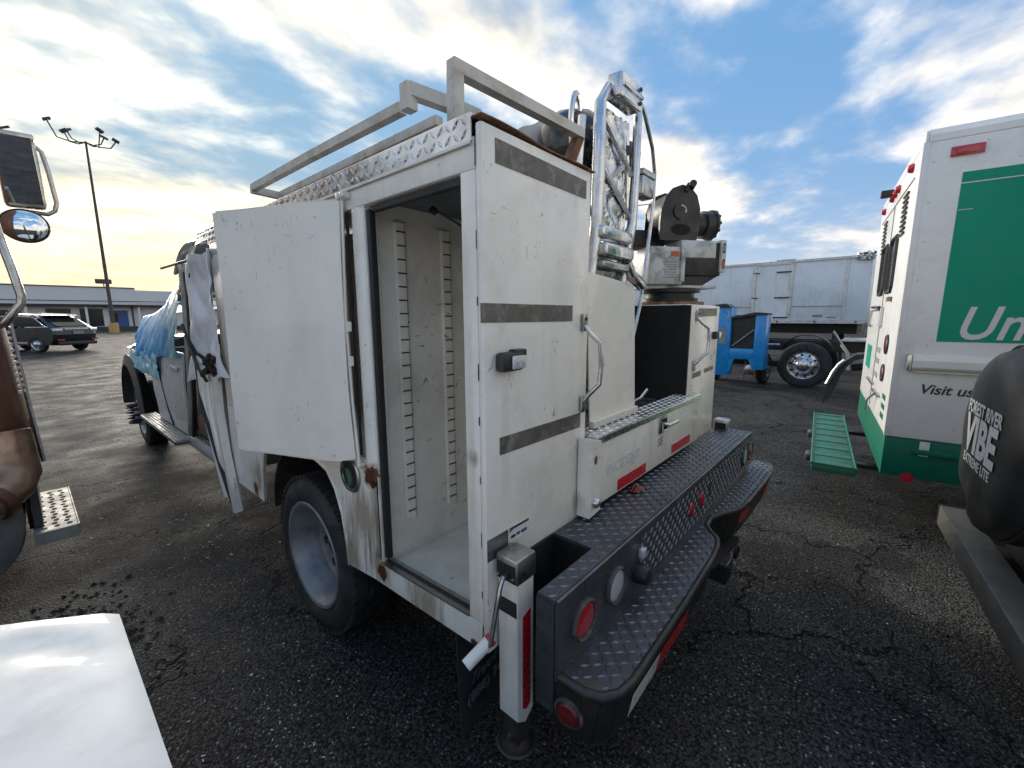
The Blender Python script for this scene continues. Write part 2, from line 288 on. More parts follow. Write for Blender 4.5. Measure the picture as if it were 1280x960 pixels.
# ------------------------------------------------------------------ mesh helpers
class G:
    def __init__(s): s.bm = bmesh.new()
    def box(s, x0, x1, y0, y1, z0, z1, b=0., seg=2):
        r = bmesh.ops.create_cube(s.bm, size=1)
        vs = r['verts']
        for v in vs:
            v.co = Vector(((x0+x1)/2+v.co.x*(x1-x0), (y0+y1)/2+v.co.y*(y1-y0), (z0+z1)/2+v.co.z*(z1-z0)))
        if b:
            es = list({e for v in vs for e in v.link_edges})
            bmesh.ops.bevel(s.bm, geom=es, offset=b, segments=seg, profile=.5, affect='EDGES')
        return s
    def obox(s, c, ax, ay, hx, hy, hz, b=0.):
        """box with centre c, unit axes ax, ay and half sizes"""
        ax = Vector(ax).normalized(); ay = (Vector(ay)-ax*ax.dot(Vector(ay))).normalized(); az = ax.cross(ay)
        t = G().box(-hx, hx, -hy, hy, -hz, hz, b); m = Matrix((ax, ay, az)).transposed().to_4x4(); m.translation = Vector(c)
        return s.join(t, m)
    def join(s, g, m=None):
        if m is not None: g.bm.transform(m)
        me = bpy.data.meshes.new('tmp'); g.bm.to_mesh(me); s.bm.from_mesh(me); bpy.data.meshes.remove(me); g.bm.free(); return s
    def poly(s, vs, fs):
        b = [s.bm.verts.new(v) for v in vs]
        for f in fs:
            try: s.bm.faces.new([b[i] for i in f])
            except ValueError: pass
        return s
    def prism(s, pts, axis, a0, a1):
        def P(p, a):
            return {'x': (a, p[0], p[1]), 'y': (p[0], a, p[1]), 'z': (p[0], p[1], a)}[axis]
        n = len(pts); vs = [P(p, a0) for p in pts]+[P(p, a1) for p in pts]
        fs = [list(range(n))[::-1], list(range(n, 2*n))]+[[i, (i+1) % n, n+(i+1) % n, n+i] for i in range(n)]
        s.poly(vs, fs); bmesh.ops.recalc_face_normals(s.bm, faces=s.bm.faces[:]); return s
    def tube(s, path, r, seg=10, caps=True, square=False, closed=False):
        pts = [Vector(p) for p in path]; rings = []
        rr = r if isinstance(r, (list, tuple)) else [r]*len(pts)
        n = len(pts); nrm = None
        for i, p in enumerate(pts):
            a = pts[(i-1) % n] if (closed or i > 0) else p; b = pts[(i+1) % n] if (closed or i < n-1) else p
            t = (b-a).normalized()
            if nrm is None:
                h = Vector((0, 0, 1)) if abs(t.z) < .9 else Vector((0, 1, 0))
                nrm = (h-t*h.dot(t)).normalized()
            else: nrm = (nrm-t*nrm.dot(t)).normalized()
            bi = t.cross(nrm); ring = []
            k = 4 if square else seg; ph = math.pi/4 if square else 0
            rad = rr[i]*(1.414 if square else 1)
            for j in range(k):
                an = ph+2*math.pi*j/k; ring.append(s.bm.verts.new(p+(nrm*math.cos(an)+bi*math.sin(an))*rad))
            rings.append(ring)
        k = len(rings[0])
        for i in range(n if closed else n-1):
            A, B = rings[i], rings[(i+1) % n]
            for j in range(k): s.bm.faces.new((A[j], A[(j+1) % k], B[(j+1) % k], B[j]))
        if caps and not closed: s.bm.faces.new(rings[0][::-1]); s.bm.faces.new(rings[-1])
        return s
    def cyl(s, p0, p1, r, seg=16): return s.tube([p0, p1], r, seg)
    def lathe(s, c, axis, prof, seg=32, closed=False, sx=1., sy=1., upv=None, caps=(1, 1)):
        """prof = [(radius, height along axis)]"""
        c = Vector(c); a = Vector(axis).normalized(); h = Vector(upv) if upv else (Vector((0, 0, 1)) if abs(a.z) < .9 else Vector((1, 0, 0)))
        u = (h-a*h.dot(a)).normalized(); v = a.cross(u); rings = []
        for (r, z) in prof:
            rings.append([s.bm.verts.new(c+a*z+(u*math.cos(2*math.pi*j/seg)*sx+v*math.sin(2*math.pi*j/seg)*sy)*max(r, 1e-4)) for j in range(seg)])
        q = list(zip(rings, rings[1:]))+([(rings[-1], rings[0])] if closed else [])
        for A, B in q:
            for j in range(seg): s.bm.faces.new((A[j], A[(j+1) % seg], B[(j+1) % seg], B[j]))
        if not closed:
            for rg, rv_, cp in ((rings[0], True, caps[0]), (rings[-1], False, caps[1])):
                if cp: s.bm.faces.new(rg[::-1] if rv_ else rg)
        bmesh.ops.recalc_face_normals(s.bm, faces=s.bm.faces[:]); return s
    def grid(s, fn, nu, nv):
        V = [[s.bm.verts.new(fn(i/nu, j/nv)) for j in range(nv+1)] for i in range(nu+1)]
        for i in range(nu):
            for j in range(nv): s.bm.faces.new((V[i][j], V[i+1][j], V[i+1][j+1], V[i][j+1]))
        return s
    def lugs(s, o, u, v, lu, lv, pitch=.027, l=.028, wd=.0075, h=.004, inside=None, phase=0):
        """raised tread lugs on a plate: origin o, unit directions u, v"""
        o, u, v = Vector(o), Vector(u).normalized(), Vector(v).normalized(); nn = u.cross(v)
        for i in range(int(lu/pitch)):
            for j in range(int(lv/pitch)):
                a, b = (i+.5)*pitch, (j+.5)*pitch
                if inside and not inside(a, b): continue
                c = o+u*a+v*b; d = (u+v if (i+j+phase) % 2 else u-v).normalized(); e = nn.cross(d)
                s.poly([c-d*l/2, c+e*wd/2, c+d*l/2, c-e*wd/2, c+nn*h-d*l*.18, c+nn*h+d*l*.18], [(0, 3, 4), (4, 3, 5), (3, 2, 5), (2, 1, 5), (5, 1, 4), (1, 0, 4)])
        return s

def obj(name, g, m, parent=None, smooth=False, solid=0., loc=None):
    me = bpy.data.meshes.new(name)
    bm = g.bm
    bmesh.ops.recalc_face_normals(bm, faces=bm.faces[:]) if not solid else None
    bm.to_mesh(me); bm.free()
    me.materials.append(M[m] if isinstance(m, str) else m)
    if smooth:
        me.polygons.foreach_set('use_smooth', [True]*len(me.polygons))
        try: me.set_sharp_from_angle(angle=R(40))
        except Exception: pass
    o = bpy.data.objects.new(name, me); col.objects.link(o)
    if parent:
        o.parent = parent
        if parent.get('_off'): o.location = -Vector(parent['_off'])
    if solid:
        md = o.modifiers.new('solid', 'SOLIDIFY'); md.thickness = solid; md.offset = 0
        if smooth:
            me_ = o.modifiers.new('split', 'EDGE_SPLIT'); me_.split_angle = R(42); me_.use_edge_sharp = False
    if loc: o.location = loc
    return o
def tag(o, label, cat, group=None):
    o['label'] = label; o['category'] = cat
    if group: o['group'] = group
    return o
def thing(name, label, cat, loc=(0, 0, 0), rz=0., group=None, world=False):
    """Empty at the base; world=True means its parts are given in world coordinates"""
    o = bpy.data.objects.new(name, None); col.objects.link(o); o.location = loc; o.rotation_euler = (0, 0, rz)
    o.empty_display_size = .1
    if world: o['_off'] = list(loc)
    return tag(o, label, cat, group)
def copy_tree(o, parent=None):
    c = o.copy(); col.objects.link(c); c.parent = parent
    for ch in list(o.children): copy_tree(ch, c)
    return c
def text(name, s, size, m, parent, o, ux, uy, ext=.0012, shear=0., offset=0., sx=1., align='LEFT', spacing=1.):
    """lettering as a thin mesh; o = lower left corner, ux = reading direction, uy = up"""
    cu = bpy.data.curves.new('lettering', 'FONT'); cu.body = s; cu.size = size; cu.extrude = ext; cu.shear = shear; cu.offset = offset
    cu.align_x = align; cu.space_character = spacing; cu.resolution_u = 4
    t = bpy.data.objects.new('lettering', cu); col.objects.link(t)
    dg = bpy.context.evaluated_depsgraph_get(); me = bpy.data.meshes.new_from_object(t.evaluated_get(dg))
    bpy.data.objects.remove(t); bpy.data.curves.remove(cu)
    ux, uy = Vector(ux).normalized(), Vector(uy).normalized(); un = ux.cross(uy)
    mm = Matrix((ux*sx, uy, un)).transposed().to_4x4(); mm.translation = Vector(o); me.transform(mm)
    me.materials.clear(); me.materials.append(M[m]); ob = bpy.data.objects.new(name, me); col.objects.link(ob)
    if parent:
        ob.parent = parent
        if parent.get('_off'): ob.location = -Vector(parent['_off'])
    return ob
def structure(o): o['kind'] = 'structure'; return o
def stuff(o, label=None, cat=None):
    o['kind'] = 'stuff'
    if label: o['label'] = label; o['category'] = cat
    return o
def nz(x, y, z=0): return noise.noise(Vector((x, y, z)))

# ------------------------------------------------------------------ ground
g = G(); g.poly([(-900, -900, 0), (900, -900, 0), (900, 900, 0), (-900, 900, 0)], [(0, 1, 2, 3)])
structure(obj('ground', g, 'asphalt'))['label'] = 'dark cracked asphalt lot'
for i in range(4):       # faded parking bay lines by the dark car
    x = -8.+i*6.2
    o = structure(obj('parking_line', G().poly([(x, 26, .004), (x+.14, 26, .004), (x+5.2, 46, .004), (x+5.05, 46, .004)], [(0, 1, 2, 3)]), 'stripe'))
structure(obj('parking_line', G().poly([(-12, 46.2, .004), (30, 46.2, .004), (30, 46.5, .004), (-12, 46.5, .004)], [(0, 1, 2, 3)]), 'stripe'))

# ------------------------------------------------------------------ wheels
def group(name, parent):
    o = bpy.data.objects.new(name, None); col.objects.link(o); o.parent = parent; o.empty_display_size = .1
    if parent.get('_off'): o.location = -Vector(parent['_off'])
    return o
def tyre_mesh(c, a, Rr, wd, rr, blocks=56):
    c, a = Vector(c), Vector(a).normalized(); g = G()
    gr = []
    hs = [-.045+(-wd+.09)*k/4 for k in range(5)]
    for k in range(4):
        h0, h1 = hs[k], hs[k+1]; gr += [(Rr, h0-.004), (Rr, h1+.004), (Rr-.011, h1+.002), (Rr-.011, h1-.002)]
    prof = [(rr, -.018), (rr+.018, -.001), (rr+.3*(Rr-rr), .008), (rr+.6*(Rr-rr), .008), (Rr-.045, -.002), (Rr-.014, -.016), (Rr-.003, -.036)]+gr[:-2] + \
           [(Rr-.003, -wd+.036), (Rr-.014, -wd+.016), (Rr-.045, -wd+.002), (rr+.5*(Rr-rr), -wd-.008), (rr+.018, -wd), (rr, -wd+.018)]
    g.lathe(c, a, prof, 64, closed=True)
    h = Vector((0, 0, 1)); u = (h-a*h.dot(a)).normalized(); v = a.cross(u)
    for k in range(blocks):       # shoulder blocks
        an = 2*math.pi*k/blocks; d = u*math.cos(an)+v*math.sin(an); t = a.cross(d); q = math.pi*Rr/blocks*.62
        for hh in (-.03, -wd+.03):
            cc = c+a*hh+d*(Rr-.006); g.obox(cc, t, a, q, .022, .009)
        for hh in hs[1:-1]:
            cc = c+a*(hh+.018)+d*(Rr-.004); g.obox(cc, (t+a*.5), a, q*.8, .012, .007)
    return g
def wheel(parent, c, a, Rr, wd, rr, kind='dish', name='wheel', blocks=0):
    wv = group(name, parent); c = Vector(c); a = Vector(a).normalized()
    obj('tyre', tyre_mesh(c, a, Rr, wd, rr, blocks), 'rubber', wv, True)
    h = Vector((0, 0, 1)); u = (h-a*h.dot(a)).normalized(); v = a.cross(u)
    if kind == 'dish':
        prof = [(rr, -.02), (rr+.014, -.004), (rr+.010, .004), (rr-.004, 0), (rr-.012, -.02), (rr-.022, -.03), (rr-.028, -.075), (rr-.04, -.10), (rr-.05, -.135), (rr-.085, -.155), (.15, -.165), (.115, -.17), (.11, -.178), (.085, -.178), (.08, -.15), (.055, -.14), (0, -.14)]
        obj('rim', G().lathe(c, a, prof, 64, caps=(0, 1)), 'rim', wv, True)
        for k in range(8):
            an = 2*math.pi*(k+.3)/8; d = u*math.cos(an)+v*math.sin(an)
            obj('hand_hole', G().lathe(c+a*-.152+d*.168, a, [(.026, 0), (.022, .004), (0, .004)], 16), 'hole', wv)
            obj('lug_nut', G().lathe(c+a*-.166+d*.118, a, [(.014, 0), (.014, .022), (.008, .028)], 6), 'steel', wv)
    else:
        prof = [(rr, -.02), (rr+.012, -.004), (rr+.008, .004), (rr-.006, -.004), (rr-.02, -.03), (rr-.03, -.06), (rr*.72, -.05), (rr*.62, -.02), (rr*.5, .0), (rr*.46, .03), (rr*.38, .045), (rr*.3, .06), (0, .062)]
        obj('rim', G().lathe(c, a, prof, 48, caps=(0, 1)), 'chrome' if kind == 'chrome' else 'rim', wv, True)
        for k in range(10):
            an = 2*math.pi*(k+.3)/10; d = u*math.cos(an)+v*math.sin(an)
            obj('hand_hole', G().lathe(c+a*-.043+d*rr*.8, a, [(rr*.085, 0), (rr*.07, .006), (0, .006)], 14), 'hole', wv)
            obj('lug_nut', G().lathe(c+a*-.008+d*rr*.55, a, [(.018, 0), (.018, .03), (.010, .04)], 6), 'chrome', wv)
    return wv

# ------------------------------------------------------------------ the wrecked service truck
TR = thing('service_truck', 'wrecked white service truck with an open empty tall compartment at its rear corner', 'truck', (1.86, 3.9, 0), world=True)
X0, X1, Y0 = .80, 2.92, .793
# chassis under the body
fr = group('chassis', TR)
for x in (1.36, 2.30): obj('frame_rail', G().box(x-.04, x+.04, .75, 7.6, .55, .76, .008), 'under', fr)
obj('underbody_shade_plate', G().box(1.34, 2.38, .84, 3.08, .78, .84), 'under', fr)  # added black plate that shades the axle area below the bed
obj('rear_axle', G().tube([(.95, 2.08, .405), (1.7, 2.08, .405), (1.75, 2.08, .41), (1.95, 2.08, .41), (2.0, 2.08, .405), (2.78, 2.08, .405)], [.06, .07, .17, .17, .07, .06], 14), 'under', fr, True)
for x in (1.22, 2.44): obj('leaf_spring', G().grid(lambda a, b, x=x: (x-.04+.08*b, 1.4+1.4*a, .62-.16*math.sin(math.pi*a)), 12, 1), 'under', fr, solid=.05)
for x0, x1 in ((.86, 1.36), (2.3, 2.86)):
    obj('wheel_well', G().grid(lambda a, b, x0=x0, x1=x1: (x0+(x1-x0)*b, 2.1-.50*math.cos(math.pi*a), .50+.47*math.sin(math.pi*a)), 14, 1), 'under', fr, solid=.012)
obj('exhaust_pipe', G().tube([(1.55, 1.2, .48), (1.55, 3.2, .5), (1.5, 5, .5)], .05, 10), 'under', fr, True)
for c, a in (((.835, 2.08, .405), (-1, 0, 0)), ((2.885, 2.08, .405), (1, 0, 0))):
    wheel(TR, c, a, .405, .225, .262, blocks=56 if c[0] < 1 else 0)
    wv = group('inner_wheel', TR); obj('tyre', tyre_mesh(Vector(c)-Vector(a)*.26, a, .405, .225, .262, 0), 'rubber', wv, True)

# --- tall rear compartment
tw = group('tall_compartment', TR)
obj('rear_wall', G().box(X0, 1.325, Y0, Y0+.022, .60, 2.075, .006), 'white', tw, True)
obj('top_rail', G().box(X0, X0+.032, Y0+.022, 3.08, 1.968, 2.045, .004), 'white', tw, True)
obj('rear_post', G().box(X0, X0+.04, Y0+.022, .872, .69, 1.968, .004), 'white', tw, True)
obj('sill', G().prism([(Y0+.022, .60), (1.40, .578), (1.40, .668), (Y0+.022, .69)], 'x', X0, X0+.045), 'white', tw, True)
# rounded hinge post between the two door openings
obj('hinge_post', G().lathe((X0+.038, 1.408, .99), (0, 0, 1), [(.0385, 0), (.0385, .978)], 24, sx=1., sy=1.45, upv=(1, 0, 0)), 'white', tw, True)
def seam(u): return (X0-.0012+.0015*nz(u*9, 1), Y0+.0215, .61+1.45*u)
for k in range(9):
    u0 = k/9+.06*random.random(); ln = random.choice((.004, .008, .012, .02)); obj('cracked_seam', G().tube([seam(min(1, u0+j*ln)) for j in range(5)], .0010+.0008*random.random(), 5), 'seal', tw)
obj('opening_flange', G().box(X0+.004, X0+.03, 1.352, 1.365, .67, 1.968), 'white', tw)
# interior
it = group('interior', TR)
obj('partition', G().box(.83, 1.315, 1.372, 1.385, .64, 2.02), 'white_in', it)
obj('inboard_wall', G().box(1.302, 1.316, .82, 1.372, .64, 2.02), 'white_in', it)
obj('inside_rear_wall', G().box(.845, 1.302, .8155, .825, .64, 2.02), 'white_in', it)
obj('compartment_floor', G().box(.83, 1.302, .825, 1.372, .625, .648, .003), 'white_in', it)
obj('compartment_ceiling', G().box(.834, 1.302, .825, 1.372, 1.995, 2.02), 'dark_in', it)  # dark colour paints in the shade at the top of the compartment
for x, zb in ((.942, .80), (1.157, .79)):
    sh = obj('shelf_track', G().box(x-.02, x+.02, 1.352, 1.372, zb, 1.935, .003), 'white_in', it)
    k = 0
    while zb+.035+k*.0485 < 1.92:
        zz = zb+.035+k*.0485; obj('slot', G().box(x-.016, x+.021, 1.349, 1.354, zz-.0022, zz+.0022), 'hole', it); k += 1
    obj('track_edge', G().box(x+.034, x+.037, 1.3675, 1.372, zb-.02, 1.94), 'white_in', it)
gs = obj('gas_strut', G().cyl((.98, 1.20, 1.955), (1.10, 1.17, 1.905), .009, 10), 'steel', it, True)
obj('strut_rod', G().cyl((1.10, 1.17, 1.905), (1.20, 1.15, 1.862), .005, 8), 'chrome', it, True)
for p in ((.975, 1.20, 1.957), (1.10, 1.17, 1.905), (1.20, 1.15, 1.862)): obj('strut_joint', G().lathe(p, (1, 0, -.4), [(.012, -.01), (.014, 0), (.012, .012)], 10), 'black', it)
# rubber seal round the opening
se = group('door_seal', TR)
obj('seal_strip', G().box(X0+.008, X0+.034, 1.330, 1.352, .69, 1.955, .005), 'seal', se, True)
obj('seal_strip', G().box(X0+.012, X0+.030, .873, .881, .70, 1.955, .002), 'seal', se)
obj('seal_strip', G().box(X0+.010, X0+.030, .882, 1.312, 1.942, 1.962, .003), 'seal', se)
obj('seal_strip', G().prism([(.882, .694), (1.35, .672), (1.35, .678), (.882, .700)], 'x', X0+.016, X0+.026), 'seal', se)
obj('sill_trim', G().prism([(.872, .6895), (1.36, .6675), (1.36, .673), (.872, .695)], 'x', X0-.004, X0+.046), 'steel', se)

# --- side panel with the wheel arch
arch = [(1.622, .555), (1.632, .66), (1.655, .78), (1.70, .875), (1.765, .942), (1.86, .965), (2.05, .985), (2.25, .978), (2.42, .93), (2.53, .85), (2.58, .72), (2.60, .555)]
side = [(1.3995, .578), (1.40, .578)]+arch+[(3.08, .555), (3.08, 1.06), (1.3995, 1.06)]
obj('side_panel', G().prism(side, 'x', X0+.001, X0+.020), 'white', TR)
obj('arch_lip', G().tube([(X0+.004, y, z) for y, z in arch], .0085, 8), 'white', TR, True)
obj('forward_side_panel', G().box(X0+.002, X0+.02, 2.06, 3.08, 1.062, 1.966, .003), 'white', TR)
for y in (2.07, 2.56): obj('side_door', G().box(X0-.012, X0+.001, y, y+.47, 1.09, 1.94, .006), 'white_door', TR, True)
obj('compartment_back', G().box(1.30, 1.315, 1.386, 3.08, .9, 2.02), 'white_in', TR)
obj('compartment_shelf', G().box(.83, 1.30, 1.386, 3.06, 1.04, 1.058), 'white_in', TR)
obj('front_wall', G().box(X0+.02, X1-.02, 3.08, 3.10, .60, 2.07, .004), 'white', TR)
# fuel filler recess
ff = group('fuel_filler', TR)
obj('filler_ring', G().lathe((X0, 1.555, .975), (-1, 0, 0), [(.072, 0), (.074, .004), (.068, .010), (.058, .008), (.056, .001)], 36, caps=(0, 0)), 'steel', ff, True)
obj('filler_cup', G().lathe((X0, 1.555, .975), (-1, 0, 0), [(.057, .0035), (.050, .002), (.02, .0015), (0, .0015)], 28), 'hole', ff, True)
obj('filler_cap', G().obox((X0-.006, 1.555, .968), (0, .35, 1), (0, 1, -.35), .034, .011, .008, .004), 'green_cap', ff, True)
obj('filler_cap', G().obox((X0-.006, 1.538, .975), (0, .35, 1), (0, 1, -.35), .022, .003, .009, .001), 'sticker', ff, True)

# --- forward compartment door, hanging open
dr = group('open_door', TR)
hp, fp = Vector((.778, 1.462, 0)), Vector((.557, 1.994, 0)); dd = (fp-hp); dn = Vector((-dd.y, dd.x, 0)).normalized()
def doorf(u, v):
    b = .014*math.sin(min(1, u*6)*math.pi*.5) + .016*math.sin(math.pi*v)*max(0, 1-u*2.2)+.010*nz(u*2, v*2, 3)+.02*max(0, u-.82)*max(0, v-.80)*6
    z = 1.055+.94*v
    if u < .12: z += (.12-u)*.12*(1-v)
    p = hp+dd*u+dn*b; return (p.x, p.y, z)
dro = obj('door_skin', G().grid(doorf, 22, 30), 'white_door', dr, True, solid=.006)
def doorb(u, v):
    p = hp+dd*(.03+.94*u)-dn*.028; return (p.x, p.y, 1.075+.90*v)
obj('door_inner', G().grid(doorb, 2, 2), 'white_in', dr, solid=.004)
ed = G()
for u0, in ((1.0,),):
    p = hp+dd*u0; ed.tube([(p.x+dn.x*.008, p.y+dn.y*.008, 1.055), (p.x+dn.x*.006, p.y+dn.y*.006, 1.995)], .006, 4, square=True)
obj('door_edge', ed, 'white_in', dr)
for z in (1.056, 1.992): obj('door_flange', G().tube([tuple(Vector(doorf(u, 0 if z < 1.5 else 1))-dn*.013) for u in (.02, .25, .5, .75, .99)], .008, 4, square=True), 'white_in', dr)
obj('hinge_leaf', G().tube([(.785, 1.455, 1.05), (.775, 1.458, 1.3), (.772, 1.462, 1.6), (.785, 1.46, 2.0)], .006, 6), 'white', dr, True)
obj('hinge_gap', G().box(.792, .80, 1.448, 1.456, 1.08, 1.96), 'hole', dr)
for z in (1.44, 1.565): obj('hinge_pin', G().box(.772, .786, 1.448, 1.456, z-.018, z+.018, .002), 'white', dr)
for y in (1.435, 1.462): obj('hinge_knuckle', G().box(.768, .800, y-.011, y+.011, 2.002, 2.022, .004), 'white', dr, True)
obj('hinge_knuckle', G().box(.772, .800, 1.432, 1.455, 1.032, 1.052, .004), 'white', dr, True)

# --- roof: chequer plate
rf = group('roof', TR)
obj('roof_plate', G().box(X0+.002, 1.32, Y0+.024, 3.08, 2.086, 2.098, .003), 'alu', rf)
obj('roof_trim', G().box(X0-.006, X0+.001, Y0+.03, 3.08, 2.032, 2.10, .002), 'alu', rf)
g = G().lugs((X0-.006, Y0+.04, 2.036), (0, 1, 0), (0, 0, 1), 2.24, .064, .0305, .034, .010, -.0045)
stuff(obj('roof_trim_lug', g, 'alu', rf))
def lip(u, v):
    x = X0-.004+(1.345-X0)*u; s = .004*math.sin(u*9)-.006*u
    return (x, Y0-.006+.035*v, 2.088+s*(1-v)*.9-.006*u)
obj('rusty_roof_lip', G().grid(lip, 26, 3), 'rusty', rf, solid=.003)
obj('rain_gutter', G().box(X0-.010, X0-.006, Y0+.03, 3.08, 2.026, 2.034, .001), 'white', rf)

# --- ladder rack of square tube on the roof
rk = group('ladder_rack', TR)
obj('rack_rail', G().tube([(.895, 1.24, 2.262), (.885, 1.9, 2.262), (.885, 2.54, 2.262)], .0155, square=True), 'white_tub', rk)
obj('rack_rail', G().tube([(1.03, 1.22, 2.262), (1.03, 2.60, 2.258)], .0155, square=True), 'white_tub', rk)
obj('rack_front_bar', G().tube([(.878, 2.55, 2.255), (1.25, 2.58, 2.25)], .017, square=True), 'white_tub', rk)
obj('rack_front_leg', G().tube([(1.2, 2.58, 2.25), (1.2, 2.58, 2.10)], .017, square=True), 'white_tub', rk)
obj('rack_elbow', G().tube([(.868, 1.17, 2.225), (.868, 1.17, 2.30)], .019, square=True), 'white_tub', rk)
obj('rack_crossbar', G().tube([(.868, 1.17, 2.285), (.98, 1.11, 2.262), (1.06, 1.06, 2.235)], .019, square=True), 'white_tub', rk)
obj('rack_upright', G().tube([(.838, .925, 2.10), (.840, .925, 2.235)], .0165, square=True), 'white_tub', rk)
obj('rack_rear_bar', G().tube([(.824, .925, 2.250), (1.44, .91, 2.258)], .0165, square=True), 'white_tub', rk)
obj('rack_rear_leg', G().tube([(1.43, .915, 2.25), (1.395, .95, 2.11)], .0165, square=True), 'rusty', rk)
obj('rack_brace', G().tube([(.88, 1.10, 2.12), (1.05, 1.07, 2.22)], .012, square=True), 'rusty', rk)

# --- trim of the rear wall
def rear_strip(x0, x1, z0l, z1l, z0r, z1r, m='tape', name='faded_reflective_strip', y=Y0-.0012):
    return obj(name, G().poly([(x0, y, z0l), (x1, y, z0r), (x1, y, z1r), (x0, y, z1l)], [(0, 1, 2, 3)]), m, TR, solid=.0012)
rear_strip(.850, 1.292, 1.988, 2.048, 1.985, 2.040)
rear_strip(.788, 1.222, 1.583, 1.634, 1.582, 1.634)
rear_strip(.857, 1.284, 1.206, 1.258, 1.203, 1.256)
rear_strip(.801, .890, .898, .966, .898, .966, 'sticker', 'data_plate')
st = rear_strip(.896, .988, .919, .967, .919, .967, 'sticker_w', 'dealer_sticker')
obj('sticker_border', G().poly([(.896, Y0-.0022, .952), (.912, Y0-.0022, .958), (.988, Y0-.0022, .958), (.988, Y0-.0022, .967), (.896, Y0-.0022, .967)], [(0, 1, 2, 3, 4)]), 'sticker', st)
text('sticker_number', '888 747 4278', .0135, 'ink', st, (.902, Y0-.0025, .931), (1, 0, 0), (0, 0, 1), .0003, offset=.0006)
ml = group('marker_light', TR)
obj('light_housing', G().box(.838, .930, Y0-.034, Y0-.001, 1.448, 1.502, .010), 'black', ml, True)
obj('light_lens', G().box(.872, .928, Y0-.040, Y0-.0345, 1.455, 1.492, .003), 'clear_lens', ml, True)
obj('light_cap', G().box(.895, .945, Y0-.030, Y0-.002, 1.488, 1.508, .004), 'black', ml, True)
def handle(name, x, z0, z1, dx=.03):
    h = group(name, TR)
    obj('grip', G().tube([(x, Y0-.012, z0), (x+.004, Y0-.03, z0+.025), (x+dx, Y0-.055, z0+.06), (x+dx+.006, Y0-.058, (z0+z1)/2), (x+dx, Y0-.055, z1-.06), (x+.004, Y0-.03, z1-.025), (x, Y0-.012, z1)], .0085, 10), 'chrome', h, True)
    for z in (z0-.012, z1+.012):
        obj('handle_foot', G().box(x-.012, x+.012, Y0-.014, Y0-.001, z-.030, z+.030, .004), 'steel', h, True)
        obj('bolt', G().lathe((x, Y0-.014, z+.012), (0, -1, 0), [(.007, 0), (.006, .004), (0, .005)], 10), 'black', h)
handle('grab_handle', 1.288, 1.30, 1.565)

# --- load bed, tailgate and the right hand compartment
obj('bed_floor', G().box(1.327, 2.42, Y0, 3.08, 1.09, 1.118), 'alu', TR)
obj('bed_side', G().box(1.317, 1.327, Y0+.024, 3.08, 1.0, 2.07), 'white', TR)
tg = group('tailgate', TR)
obj('tailgate_panel', G().box(1.342, 2.50, .752, .776, .888, 1.152, .004), 'white', tg, True)
obj('tailgate_top', G().box(1.335, 2.505, .746, .86, 1.1525, 1.160, .002), 'alu', tg)
stuff(obj('tailgate_top_lug', G().lugs((1.335, .748, 1.160), (1, 0, 0), (0, 1, 0), 1.165, .11, .027, .026, .008, .003), 'alu', tg))
obj('tailgate_top_edge', G().box(1.335, 2.505, .744, .7515, 1.132, 1.158, .002), 'alu', tg)
obj('red_reflector_tape', G().box(1.515, 1.785, .7495, .752, .897, .942), 'red_tape', tg)
obj('red_reflector_tape', G().box(2.10, 2.365, .7495, .752, .905, .950), 'red_tape', tg)
text('model_letters', 'SE', .052, 'grey_ink', tg, (1.915, .7518, .985), (1, 0, 0), (0, 0, 1), .0008, shear=.15, offset=.001, sx=1.25)
text('faded_letters', 'INCIDENT', .062, 'ghost', tg, (1.42, .7519, .985), (1, 0, 0), (0, 0, 1), .0006, offset=.002, sx=1.05)
la = group('latch', TR)
obj('latch_plate', G().box(1.915, 2.005, .744, .752, 1.045, 1.125, .004), 'steel', la, True)
obj('latch_recess', G().box(1.928, 1.992, .7425, .7445, 1.055, 1.115), 'hole', la)
obj('latch_handle', G().tube([(1.955, .744, 1.09), (1.96, .715, 1.088), (2.02, .700, 1.098)], .0085, 8), 'chrome', la, True)
obj('latch_loop', G().tube([(1.932, .740, 1.105), (1.932, .736, 1.06), (1.988, .736, 1.06), (1.988, .740, 1.09)], .005, 6), 'chrome', la, True)
bk = group('tailgate_bracket', TR)
obj('bracket_plate', G().prism([(1.272, 1.165), (1.345, 1.15), (1.345, .882), (1.268, .872)], 'y', .735, .789), 'white', bk)
obj('bracket_hole', G().lathe((1.305, .7345, 1.085), (0, -1, 0), [(.012, 0), (.010, .001), (0, .001)], 16, sx=1.5), 'rusty', bk)
obj('ball_bolt', G().lathe((1.308, .735, .922), (0, -1, 0), [(.02, 0), (.019, .008), (.014, .016), (.006, .020), (0, .021)], 18), 'chrome', bk, True)
rc = group('right_compartment', TR)
obj('rear_wall', G().box(2.40, X1, Y0, Y0+.02, .60, 1.655, .006), 'white', rc, True)
obj('inboard_liner', G().box(2.385, 2.40, Y0+.002, 3.08, .95, 1.655), 'blackpaint', rc)
obj('top', G().box(2.386, X1, Y0+.021, 3.08, 1.63, 1.66, .004), 'white', rc)
obj('outer_side', G().box(X1-.02, X1, Y0+.021, 3.08, .62, 1.628), 'white', rc)
for z0, z1, a, b in ((1.592, 1.642, 2.51, 2.86), (1.243, 1.278, 2.47, 2.62), (1.255, 1.285, 2.68, 2.86)):
    obj('faded_reflective_strip', G().poly([(a, Y0-.0015, z0), (b, Y0-.0015, z0+.004), (b, Y0-.0015, z1), (a, Y0-.0015, z1-.004)], [(0, 1, 2, 3)]), 'tape', rc)
handle('grab_handle', 2.475, 1.33, 1.585, .055)
obj('rear_marker', G().box(2.79, 2.86, Y0-.03, Y0-.001, 1.455, 1.50, .006), 'black', rc, True)
